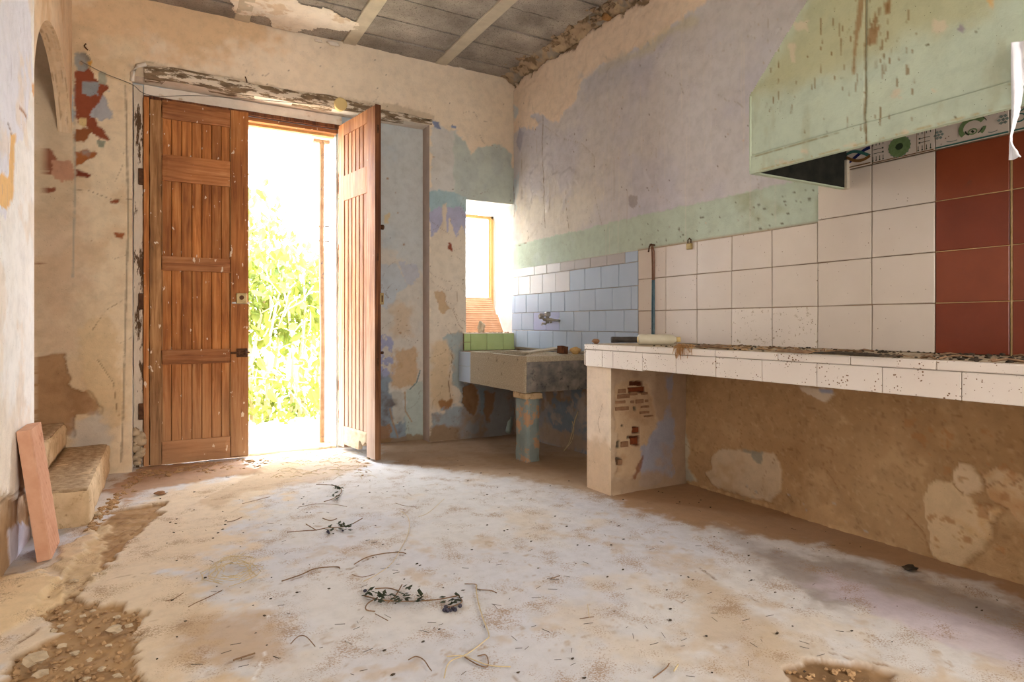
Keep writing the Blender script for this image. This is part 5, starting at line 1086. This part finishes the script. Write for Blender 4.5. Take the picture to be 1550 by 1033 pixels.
# ================================================================== RANGE HOOD
hd = empty('range_hood', (2.4, 1.2, 1.57), 'big pale mint-green extractor hood streaked with brown drips', 'range hood')
HX, HY, HZ0, HZ1 = 2.103, 1.762, 1.565, 1.887
tk, HN, ySp, lipz = .022, -.40, 1.276, 1.64
sl = (1.762-1.4995)/(2.161-1.887)                    # the ends taper inwards going up
HC = (HY+HN)/2; HD = .30; HT = HZ1+(HY-HC-HD)/sl     # then a straight duct to the ceiling
def front(name, y0, y1, z0, z1, seed, xo=0):
    W = Surf(lines((y0, y1, .006)), lines((z0, z1, .007)), None, (186, 200, 182), 81)
    W.plane = lambda a, b, d: (HX-d+xo, a, b); W.proj = lambda u, v: onX(u, v, HX)[1:]
    s = 3.444; ox, oy = 1100, 0
    W.patchy((196, 208, 186), .3, 0, .3, .6, 1)
    W.blob(Q(ox, oy, s, [(130, 480), (330, 200), (500, -150), (1500, -150), (1350, 60), (1240, 110), (930, 190), (890, 260), (700, 330), (500, 420), (300, 470)]), (178, 176, 138), amp=.05, fe=.05, al=.75, c2=(184, 184, 148))
    W.patchy((170, 170, 140), .06, .15, .3, .4, 5, st_=(1, .25))
    W.blob(Q(ox, oy, s, [(740, 150), (800, 130), (790, 180), (785, 230), (735, 235)]), (150, 118, 80), amp=.01, fe=.004, al=.9)
    W.blob(Q(ox, oy, s, [(690, -40), (725, -40), (700, 120), (680, 220), (668, 388), (655, 385), (660, 250), (672, 140)]), (150, 120, 82), amp=.006, fe=.004, al=.85)
    W.blob(Q(ox, oy, s, [(820, 30), (856, -30), (850, 70), (825, 75)]), (146, 116, 76), amp=.006, fe=.004, al=.9); W.blob(Q(ox, oy, s, [(765, 60), (785, 60), (782, 150), (762, 140)]), (146, 116, 76), amp=.006, fe=.004, al=.9)
    rr = random.Random(17)
    for i in range(130):
        x = rr.gauss(760, 110) if i < 75 else rr.uniform(200, 1000); y = rr.uniform(-60, 420) if i < 75 else rr.uniform(200, 640); l = abs(rr.gauss(0, 30))+8
        W.line(Q(ox, oy, s, [(x, y), (x-rr.uniform(0, 3), y+l)]), (132, 104, 66), rr.uniform(.0012, .0035), rr.uniform(.5, .95), wob=.002)
    for i in range(26): x = rr.uniform(200, 1450); y = rr.uniform(60, 700); W.line(Q(ox, oy, s, [(x, y), (x+rr.uniform(-14, 14), y+rr.uniform(4, 22))]), (96, 82, 50), .002, .9)
    for (x, y, w, h) in ((385, 135, 34, 18), (1105, 132, 26, 16), (900, 485, 24, 12), (930, 690, 20, 10), (640, 765, 40, 10), (300, 850, 46, 10), (345, 280, 14, 50), (1090, 480, 24, 16), (885, 505, 30, 8), (405, 790, 20, 10)):
        W.blob(Q(ox, oy, s, [(x-w, y-h), (x+w, y-h), (x+w, y+h), (x-w, y+h)]), (206, 194, 170), amp=.02, fe=.004, al=.8)
    W.blob(Q(ox, oy, s, [(1195, 160), (1220, 125), (1240, 150), (1235, 170)]), (150, 144, 148), amp=.004, fe=.003); W.blob(Q(ox, oy, s, [(1350, -20), (1385, -20), (1384, 45), (1368, 15)]), (214, 178, 122), amp=.004, fe=.003)
    W.line(Q(ox, oy, s, [(728, -200), (722, 300), (724, 480), (720, 600), (728, 750)]), (132, 112, 76), .0042, .95, -.003, wob=.004)
    W.line(Q(ox, oy, s, [(120, 822), (400, 745), (700, 655), (1100, 540), (1545, 418)]), (136, 126, 88), .0018, .8, -.003, wob=.004)
    W.line(Q(ox, oy, s, [(124, 500), (126, 600), (128, 800)]), (156, 140, 92), .003, .8, wob=.01); W.line([(HY, HZ0+.004), (HN, HZ0+.004)], (176, 160, 118), .004, .9, px=False, wob=.01)
    def keep(ca, cb): return np.abs(ca-HC) < np.where(cb < HZ1, 9, np.maximum(HD, (HY-HC)-(cb-HZ1)*sl))
    return W.build(name, M['plaster'], hd, keep=keep)
front('front_board', ySp+.001, HY, lipz+.001, ZC, 1); front('front_board', HN, ySp-.001, lipz+.001, ZC, 2); front('lower_board', HN, HY, HZ0, lipz-.001, 3, -.002)
MB().box((HX+.003, HN, HZ0+.001), (HX+tk, HY-.001, lipz)).build('front_backing', M['hood'], hd)
MB().prism([(HX+.004, HY-.001, lipz), (HX+.004, HY-.001, HZ1), (HX+.004, HC+HD, HT), (HX+.004, HC+HD, 3.12), (HX+.004, HC-HD, 3.12), (HX+.004, HC-HD, HT), (HX+.004, HN, HZ1), (HX+.004, HN, lipz)], 0, (tk, 0, 0)).build('front_backing', M['hood'], hd)
for sg, yy in ((1, HY), (-1, HN)):
    q = lambda y, z: (HX+.003, y, z)
    MB().prism([q(yy, HZ0), q(yy, HZ1), q(yy-sg*tk, HZ1), q(yy-sg*tk, HZ0)], 0, (XR-.012-HX, 0, 0)).build('side_board', M['hood'], hd)
    MB().prism([q(yy, HZ1), q(HC+sg*HD, HT), q(HC+sg*(HD-.03), HT), q(yy-sg*.03, HZ1)], 0, (XR-.012-HX, 0, 0)).build('tapered_side', M['hood'], hd)
    MB().prism([q(HC+sg*HD, HT), q(HC+sg*HD, 3.12), q(HC+sg*(HD-.02), 3.12), q(HC+sg*(HD-.02), HT)], 0, (XR-.012-HX, 0, 0)).build('duct_side', M['hood'], hd)
MB().tube([(HX+.002, HY-.004, HZ0+.01), (HX+.002, HY-.004, HZ1-.005)], .006, 8).build('corner_bead', M['hood'], hd, True)
MB().quad((HX+tk+.006, HY-tk-.002, HZ0+.005), (XR-.015, HY-tk-.002, HZ0+.005), (XR-.015, HY-tk-.002, HZ1), (HX+tk+.006, HY-tk-.002, HZ1)).quad((HX+tk+.006, HY-.035, HZ1), (XR-.015, HY-.035, HZ1), (XR-.015, HC+HD-.03, HT), (HX+tk+.006, HC+HD-.03, HT)).build('dark_lining', M['hood_inner'], hd)  # near-black sheets lining the inside of the hood
MB().quad((HX+tk+.007, HN+tk, HZ0+.005), (HX+tk+.007, HY-tk, HZ0+.005), (HX+tk+.007, HY-tk-.02, HZ1), (HX+tk+.007, HC+HD, HT), (HX+tk+.007, HC-HD, HT), (HX+tk+.007, HN+tk+.02, HZ1)).build('dark_lining', M['hood_inner'], hd)
MB().box((XR-.030, 1.725, HZ0-.002), (XR-.008, HY-.004, HZ0+.13), .003).build('wall_batten', M['beam'], hd)
# white flaking paper hanging at the frame's right edge (on the hood front)
fl = Surf(np.linspace(0, 1, 40), np.linspace(0, 1, 90), None, (236, 236, 244), 77)
yl = lambda u: onX(u, 150, HX-.02)[1]
def flp(a, b, d):
    v = 60+b*180; left = np.interp(v, [60, 85, 100, 130, 160, 180, 205, 216, 240], [1549, 1549, 1546, 1545, 1543, 1540, 1533, 1532, 1548])+vn(b*40, b*0, 3)*2
    y_l = np.array([onX(x, 150, HX-.025)[1] for x in left]); z = H+(HZ-v)*(HX*st+y_l*ct)/F
    return (HX-.012-.02*b+.008*np.sin(a*5+b*4), y_l*(1-a)+.85*a, z)
fl.plane = flp
sh = fl.build('paper_flake', M['paper']); tag(sh, 'torn white paint sheet hanging in front of the hood at the right edge', 'paint flake')
so_ = sh.modifiers.new('thick', 'SOLIDIFY'); so_.thickness = .003
# ================================================================== STAIRS
stc = empty('staircase', (-.6, 4.2, 0), 'worn masonry steps climbing left through the arched opening', 'stairs')
for i in range(6):
    xr0 = -.298-.232*i; z1 = .165+.157*i
    xl0 = xr0-.24 if i < 5 else -1.98
    y0 = 3.575 if i == 0 else 3.52
    rbox((xl0, y0, -.03 if i == 0 else z1-.157), (xr0, YB+.0, z1), .03, .012, .009, .14, i).build('step', M['step'], stc, True)
    rbox((xl0+.0, y0+.008, z1-.01), (xr0-.01, YB-.005, z1+.005), .03, .004, .004, .05, i+9).build('tread', M['step_top'], stc, True)
if True: MB().box((-1.98, 3.52, -.03), (-.53, YB-.01, .16)).build('step_fill', M['step'], stc)
# leaning clay slab at left
o = MB(); L2 = .53
prof = []; nr = 10; wv = .235
for i in range(nr):
    a, b = wv*i/nr, wv*(i+1)/nr; prof += [(0, a), (.006, a+(b-a)*.22), (.006, a+(b-a)*.78), (0, b-.0004)]
o.prism([(x, y, 0) for x, y in prof]+[(-.042, wv, 0), (-.042, 0, 0)], 0, (0, 0, L2))
o = o.build('clay_slab', M['clay_pink'], M=Matrix.Translation((-.392, 3.10, .004)) @ Matrix.Rotation(math.radians(-7.2), 4, 'Y')); tag(o, 'long pinkish grooved clay slab leaning on the white wall beside the steps', 'clay slab')
# ================================================================== SMALL THINGS ON THE FLOOR
r = random.Random(11)
def fz_(x, y):
    t = min(1, max(0, (y-3)/1.8)); return -.03*t*t*(3-2*t)
def FP(u, v, dz=.004): p = onZ(u, v, 0); return Vector((p[0], p[1], fz_(p[0], p[1])+dz+.004))
def stem(name, pts, rad, mat, lab=None, cat='stalk', parent=None): return cur(name, [FP(u, v, .003+r.uniform(0, .004)) for u, v in pts], rad*.62, mat, parent, lab, cat, 5)
zx = lambda pts: Q(200, 640, 2.583, pts)
def sprig(lab, main, leaves, berries, loc):
    e = empty('wilted_sprig', tuple(FP(*loc, 0)), lab, 'sprig')
    for pl in main: cur('stem', [FP(u, v, .005+r.uniform(0, .006)) for u, v in pl], .0022, 'twig', e)
    for (u, v, n, ru, rv) in leaves:
        for i in range(n):
            p = FP(u+r.uniform(-ru, ru), v+r.uniform(-rv, rv), .004+r.uniform(0, .02)); m = MB(); a = r.uniform(0, 6.3); l = r.uniform(.016, .03); w = l*.32
            dx, dy = math.cos(a), math.sin(a); t = r.uniform(-.3, .7)*l
            q = [p, p+Vector((dx*l*.5-dy*w, dy*l*.5+dx*w, t*.6)), p+Vector((dx*l, dy*l, t)), p+Vector((dx*l*.5+dy*w, dy*l*.5-dx*w, t*.4))]
            m.quad(*q); q2 = m.bm.faces[:] ; bmesh.ops.solidify(m.bm, geom=m.bm.faces[:], thickness=.0008); m.build('leaf', M['leaf_dry'], e)
    for (u, v) in berries: MB().rock(FP(u+r.uniform(-2, 2), v+r.uniform(-2, 2), .004), r.uniform(.005, .008), (1, 1, .9), 2, .12, int(u)).build('berry', M['berry'], e, True)
    return e
sprig('wilted leafy sprig in the middle of the near floor', [zx(p) for p in ([(905, 690), (960, 705), (1020, 715), (1110, 712), (1200, 705), (1280, 690)], [(1055, 645), (1030, 690), (1000, 720)], [(960, 700), (920, 720), (915, 745), (950, 750)], [(950, 665), (1000, 662), (1040, 668)])],
      [(557, 910, 10, 14, 5), (590, 912, 22, 16, 7), (625, 914, 20, 14, 5), (612, 902, 6, 8, 8), (694, 908, 5, 4, 4)], [zx([(912, 668), (960, 660)])[0]], (600, 912))
e = sprig('cluster of dark berries and a leaf beside the leafy sprig', [zx([(1235, 735), (1260, 728), (1290, 715), (1275, 690)])], [(694, 912, 4, 4, 5), (682, 920, 10, 8, 5)], zx([(1222, 738), (1232, 742), (1240, 730), (1248, 745), (1256, 735), (1285, 722), (1228, 728), (1262, 742)]), (686, 920))
sprig('small green sprig with twigs in the middle of the floor', [zx(p) for p in ([(605, 440), (680, 434), (720, 432), (760, 425), (840, 412), (900, 385)], [(745, 385), (775, 392), (800, 385)], [(680, 405), (720, 430)])], [(518, 803, 16, 10, 4), (497, 806, 6, 6, 3)], zx([(765, 433), (772, 437), (826, 428)]), (512, 804))
sprig('curved wilted sprig nearest the doorway', [zx(p) for p in ([(720, 240), (770, 245), (810, 255), (818, 275), (790, 300), (750, 315)],)], [(510, 742, 10, 8, 4), (505, 756, 14, 10, 4)], [], (508, 750))
for pts, rad, mat, lab in (
    ([(1050, 355), (1080, 380), (1080, 440), (1050, 500), (1015, 560), (960, 600), (905, 632)], .0022, 'straw', 'long pale stalk running across the middle of the floor'),
    ([(1345, 645), (1350, 700), (1370, 770), (1395, 840), (1380, 865), (1310, 915), (1240, 950), (1220, 1012)], .003, 'straw', 'long bent straw lying toward the front edge of the floor'),
    ([(1230, 930), (1290, 925), (1340, 945), (1400, 962), (1480, 970)], .0028, 'straw', 'forked straw crossing the front end of the long bent straw'),
    ([(1300, 640), (1345, 645), (1350, 660), (1400, 668), (1425, 675)], .003, 'twig', 'short brown twig at the top of the long bent straw'),
    ([(1300, 930), (1350, 960), (1390, 965), (1385, 925), (1350, 925)], .0028, 'twig', 'looped tendril next to the forked straw'),
    ([(1080, 940), (1110, 925), (1140, 940), (1160, 970), (1170, 985)], .0026, 'twig', 'curled brown tendril left of the forked straw'),
    ([(300, 600), (310, 570), (350, 550), (400, 540), (440, 518)], .002, 'straw', 'pale twine tail on the left of the floor'),
    ([(620, 880), (650, 850), (680, 850), (715, 885)], .0024, 'twig', 'arched thin twig below the cracked patch'),
    ([(130, 708), (165, 700), (200, 675)], .002, 'twig', 'fine twig at the left edge of the screed'),
    ([(220, 732), (250, 715), (290, 695), (350, 670)], .0024, 'twig', 'thin dark twig below the twine loop'),
    ([(370, 396), (400, 388), (430, 375)], .003, 'twig', 'short dark twig in front of the closed door leaf'),
    ([(430, 318), (480, 305), (540, 290)], .002, 'twig', 'straight fine twig left of the doorway sprig'),
    ([(650, 335), (720, 322), (790, 325), (840, 335)], .002, 'twig', 'gently arched twig in front of the doorway sprig'),
    ([(1030, 320), (1060, 330), (1110, 338)], .002, 'twig', 'fine straight twig in front of the open door leaf'),
    ([(1120, 375), (1160, 360), (1220, 305)], .002, 'straw', 'pale bent straw in front of the open door leaf'),
    ([(950, 760), (1000, 785)], .0022, 'twig', 'tiny straight twig under the leafy sprig'),
    ([(860, 605), (900, 612), (950, 600)], .002, 'twig', 'hair-thin twig crossing the long pale stalk'),
    ([(585, 628), (660, 605), (720, 580), (800, 572), (812, 580)], .0035, 'twig', 'long dark root on the edge of the raised crack'),
    ([(868, 565), (920, 535), (990, 518), (1050, 515), (1070, 520)], .0035, 'twig', 'arched dark root over the cracked patch'),
    ([(395, 940), (430, 930), (480, 912)], .004, 'twig', 'dark twig on the brown stain at lower left'),
):
    stem('stalk', zx(pts), rad, mat, lab)
z8 = lambda pts: Q(800, 700, 2.0667, pts)
for pts, rad, mat, lab in (([(390, 688), (430, 655), (440, 640)], .003, 'twig', 'forked twig at the front edge right of centre'), ([(455, 665), (468, 645)], .004, 'straw', 'pale dry leaf stalk beside the forked twig'),
    ([(185, 455), (190, 495)], .002, 'straw', 'upright-looking pale straw right of centre'), ([(70, 372), (98, 362)], .0026, 'twig', 'small dark twig on the bright floor right of centre'), ([(160, 497), (205, 492)], .002, 'twig', 'tiny twig under the pale straw right of centre')):
    stem('stalk', z8(pts), rad, mat, lab)
# twine tangle
m = MB(); c = FP(353, 870)
for i in range(9):
    a0 = r.uniform(0, 6.3); R1 = r.uniform(.04, .09); pts = [c+Vector((math.cos(a0+t*.5)*R1*(1+.4*math.sin(t*1.3+i)), math.sin(a0+t*.5)*R1*1.7, .004+.012*abs(math.sin(t+i)))) for t in range(12)]
    m.tube(pts, .0013, 4)
o = m.build('twine_tangle', M['straw']); tag(o, 'loose tangle of pale twine on the left of the floor', 'twine')
# stones in the broken corner
zl = lambda pts: Q(0, 400, 1.633, pts)
st_l = [(285, 905, .030, 'pale pebble at the ragged rim of the bare earth patch'), (237, 620, .032, 'white stone at the foot of the lowest step'), (88, 990, .040, 'flat grey stone near the lower left corner'), (255, 765, .020, None), (165, 858, .014, None), (150, 893, .013, None), (152, 942, .016, None), (205, 868, .014, None), (290, 870, .014, None), (195, 905, .012, None), (230, 855, .013, None), (100, 1025, .026, 'brownish stone at the bottom left corner'), (270, 940, .012, None), (220, 975, .012, None), (318, 893, .016, None), (130, 905, .014, None), (250, 1000, .014, None), (170, 1000, .014, None), (290, 1015, .016, None), (185, 960, .016, None), (215, 1022, .012, None), (182, 782, .02, None), (232, 770, .016, None)]
for i, (a, b, rr, lab) in enumerate(st_l):
    u, v = zl([(a, b)])[0]; p = FP(u, v, -.012+rr*.35 if not lab or 'rim' in lab else rr*.3)
    o = MB().rock(p, rr*.55, (1.3, 1, .6), 2, .6, i).build('stone', M['rock'], None, False)
    if lab: tag(o, lab, 'stone')
    else: tag(o, 'little tan stone in the broken earth at lower left', 'stone', 'small stones in the broken earth patch')
m = MB()
for i in range(420):
    u, v = r.uniform(0, 215), r.uniform(870, 1033)
    p = FP(u, v, -.016); m.rock(p, r.uniform(.003, .010), (1, 1, .7), 1, .5, i)
tag(m.build('earth_crumbs', M['dirt']), 'brown earth crumbs in the broken floor patch', 'earth', kind='stuff')
m = MB(); m2 = MB()
for i in range(260):
    t = r.random(); u, v = (r.uniform(215, 385), r.gauss(0, 3)+706-14*((0)) ) ; v = 708-(u-215)*.10+abs(r.gauss(0, 6))-2
    m.rock(FP(u, v, 0), r.uniform(.004, .016), (1.3, 1, .6), 1, .5, i)
for i in range(160): m.rock(FP(r.uniform(385, 560), 688+abs(r.gauss(0, 12)), 0), r.uniform(.003, .010), (1.3, 1, .5), 1, .5, i)
for i in range(150): u = r.uniform(130, 215); m.rock(FP(u, 800-(u-130)*1.05+r.gauss(0, 6), 0), r.uniform(.004, .014), (1.3, 1, .6), 1, .5, i)
tag(m.build('threshold_dirt', M['dirt']), 'loose dirt heaped along the foot of the door and steps', 'dirt', kind='stuff')
for i in range(280):
    u, v = r.uniform(230, 1540), 690+abs(r.gauss(0, 150))
    if v > 1033 or v < 690 or (u > 900 and v < 700+(u-900)*.3): continue
    m2.rock(FP(u, v, 0), r.uniform(.0015, .0045), (1.6, 1, .6), 1, .5, i)
for i in range(140):
    p = FP(r.uniform(300, 1300), r.uniform(700, 1030), .002); a = r.uniform(0, 6.3); l = r.uniform(.01, .035)
    m2.tube([p, p+Vector((math.cos(a)*l, math.sin(a)*l, .001))], .0008, 4)
tag(m2.build('floor_specks', M['dark_bit']), 'small dark crumbs and seeds scattered over the pale floor', 'crumbs', kind='stuff')
m3 = MB()
for i in range(90):
    p = FP(r.uniform(400, 560), r.uniform(680, 720), .004); a = r.uniform(0, 6.3); l = r.uniform(.03, .12)
    m3.tube([p, p+Vector((math.cos(a)*l*.5, math.sin(a)*l*.5, .008)), p+Vector((math.cos(a)*l, math.sin(a)*l, .0))], .0014, 4)
tag(m3.build('dry_grass', M['straw']), 'dry grass blades littering the doorway', 'grass', kind='stuff')
for i, (u, v, lab) in enumerate(((243, 744, 'lump of brown mud on the floor before the closed leaf'), (1378, 864, 'dark clod on the floor under the counter'), (337, 918, None))):
    if lab: tag(MB().rock(FP(u, v, .006), .02, (1.5, 1, .5), 2, .5, i).build('clod', M['dark_bit' if i else 'brick'], None, False), lab, 'clod')
m = MB()
for i in range(24): p = z8([(r.uniform(800, 1100), r.uniform(640, 700))])[0]; m.rock(FP(*p, -.010), r.uniform(.003, .010), (1.2, 1, .7), 2, .5, i)
tag(m.build('pit_rubble', M['dirt']), 'broken crust rubble in the hole at the front of the floor', 'rubble', kind='stuff')
# twigs dangling under the sink
def SP(x, y, d): return onY(680+x/3.974, 500+y/3.974, d)
cur('twig', [SP(775, 490, 3.80), SP(755, 545, 3.83), SP(745, 600, 3.86), SP(720, 680, 3.89), SP(690, 727, 3.90)], .004, 'straw', None, 'long pale bent twig leaning by the sink pier', 'twig')
cur('twig', [SP(740, 550, 3.82), SP(750, 600, 3.85), SP(735, 670, 3.88), SP(688, 729, 3.89)], .003, 'straw', None, 'thin pale twig crossing the long one beside the sink', 'twig')
cur('twig', [SP(812, 500, 3.95), SP(800, 560, 3.98), SP(765, 600, 4.0), SP(790, 640, 4.05), SP(772, 692, 4.09)], .003, 'twig', None, 'brown crooked twig nearest the counter pier', 'twig')
m = MB(); c = Vector((2.36, 4.72, .06))
lathe(Vector(onY(769, 655, 4.55)), Vector((.30, .3, .45)).normalized(), [(0, .018), (.01, .024), (.10, .024), (.13, .010), (.16, .009)], 14).build('bottle_old', M['glaze_grey'], None, True)
bpy.data.objects['bottle_old'].name = 'bottle.001'; tag(bpy.data.objects['bottle.001'], 'dusty small bottle propped behind the blue sink pier', 'bottle')
# ================================================================== OUTSIDE
gnd = Surf(np.linspace(-14, 16, 90), np.linspace(YO, 34, 90), None, (232, 222, 204), 91)
gnd.plane = lambda a, b, d: (a, b, -.06+.03*np.sin(a)+.02*b*0+d); gnd.dep += .05*gnd.n3; gnd.patchy((206, 186, 150), 1.5, .1, .3, .7, 1)
o = gnd.build('yard', M['floor']); tag(o, 'sunlit bare ground outside the door', 'ground', kind='structure')
MB().box((DX0, RY-.02, -.10), (DX1, YO+.05, -.012), .01).build('threshold', M['step'], floor)
pst = empty('post', (1.137, 5.2, 0), 'slim rusty metal post standing in the doorway by the right jamb', 'post')
px_, py_ = 1.137, 5.20
MB().tube([(px_, py_, -.02), (px_+.006, py_, .8), (px_-.004, py_, 1.6), (px_, py_, 2.44)], .021, 12).build('shaft', M['pipe'], pst, True)
MB().box((px_-.07, py_-.02, 2.425), (px_+.06, py_+.03, 2.45), .003).build('top_plate', M['pipe'], pst)
zq0, zq1 = H+(HZ-365)*5.09/F, H+(HZ-343)*5.09/F
for zz in (zq0, zq1): MB().tube([(px_-.07, py_-.005, zz), (px_+.075, py_-.005, zz)], .0045, 6).build('bracket', M['metal'], pst)
for xx in (-.07, .075): MB().tube([(px_+xx, py_-.005, zq0), (px_+xx, py_-.005, zq1)], .0045, 6).build('bracket', M['metal'], pst)
# shrub: trunk stems, 300 single leaves, remaining foliage
sh = empty('shrub', (.62, 7.0, -.02), 'tall bushy shrub with broad yellow-green leaves outside the door', 'shrub')
r = random.Random(21); stems = []
m = MB()
for i in range(26):
    x0, y0 = r.uniform(-.25, 1.6), r.uniform(6.9, 7.5); x1 = x0+r.uniform(-.5, .5); top = r.uniform(1.2, 2.5)
    pts = [Vector((x0, y0, -.1)), Vector((x0*.7+x1*.3, y0+r.uniform(-.1, .1), top*.35)), Vector((x0*.4+x1*.6, y0+r.uniform(-.15, .15), top*.7)), Vector((x1, y0, top))]
    MB().tube(pts, .02, 6, rs=[.028, .02, .014, .006]).build('stem', M['straw'], sh, True)
m = MB()
for i in range(70):
    p = Vector((r.uniform(-.4, 1.7), r.uniform(6.45, 6.9), r.uniform(.2, 1.3))); q = p+Vector((r.uniform(-.4, .4), r.uniform(-.1, .1), r.uniform(-.35, .35)))
    MB().tube([p, (p+q)/2+Vector((r.uniform(-.06, .06), 0, r.uniform(-.06, .06))), q], .006, 5).build('dry_branch', M['straw'], sh, True)
def leafmesh(name, L, w):
    m = MB(); bm = m.bm; v = [bm.verts.new(c) for c in ((0, 0, 0), (w*.75, L*.22, .006), (w, L*.45, .010), (w*.55, L*.78, .002), (0, L, -.02), (-w*.55, L*.78, .002), (-w, L*.45, .010), (-w*.75, L*.22, .006), (0, L*.45, -.006))]
    for i in range(8): bm.faces.new((v[8], v[i], v[(i+1) % 8]))
    return m.mesh(name, M['leaf'])
LM = [leafmesh('leaf', .15, .042), leafmesh('leaf', .12, .036), leafmesh('leaf', .17, .05)]
def crown(r, n, y0, y1):
    out = []
    while len(out) < n:
        x = r.uniform(-.45, 1.9); z = abs(r.gauss(1.25, .62)); y = r.uniform(y0, y1)
        tz = 2.35+.25*math.sin(x*3.1)+.2*math.sin(x*7+1)-.35*max(0, x-.9)
        if z > tz or z < .25: continue
        if z < .8 and r.random() < .6: continue
        out.append((x, y, z))
    return out
def rrot(r): return (math.radians(r.gauss(-125, 32)), r.uniform(-.5, .5), r.uniform(-1.0, 1.0))
for i, p in enumerate(crown(r, 300, 6.45, 6.85)): inst('leaf', LM[i % 3], p, sh, rrot(r), (r.uniform(.7, 1.1),)*3)
from mathutils import Euler
vs, fs = [], []
base = [Vector(c) for c in ((0, 0, 0), (.036, .055, .008), (0, .14, -.015), (-.036, .055, .008))]
for i, p in enumerate(crown(r, 4200, 6.8, 7.9)):
    E = Euler(rrot(r)).to_matrix(); k = r.uniform(.6, 1.05); n = len(vs)
    vs += [tuple(E @ (b*k)+Vector(p)) for b in base]; fs += [(n, n+1, n+2, n+3)]
for i in range(1500):
    p = (r.uniform(-.5, 1.9), r.uniform(6.5, 7.8), abs(r.gauss(0, .22))-.02); E = Euler((r.uniform(-2, 0), r.uniform(-1, 1), r.uniform(-3, 3))).to_matrix(); k = r.uniform(.4, .8); n = len(vs)
    vs += [tuple(E @ (b*k)+Vector(p)) for b in base]; fs += [(n, n+1, n+2, n+3)]
me = bpy.data.meshes.new('foliage'); me.from_pydata(vs, [], fs); me.materials.append(M['leaf']); fo = bpy.data.objects.new('foliage', me); COL.objects.link(fo); par(fo, sh); fo['kind'] = 'stuff'
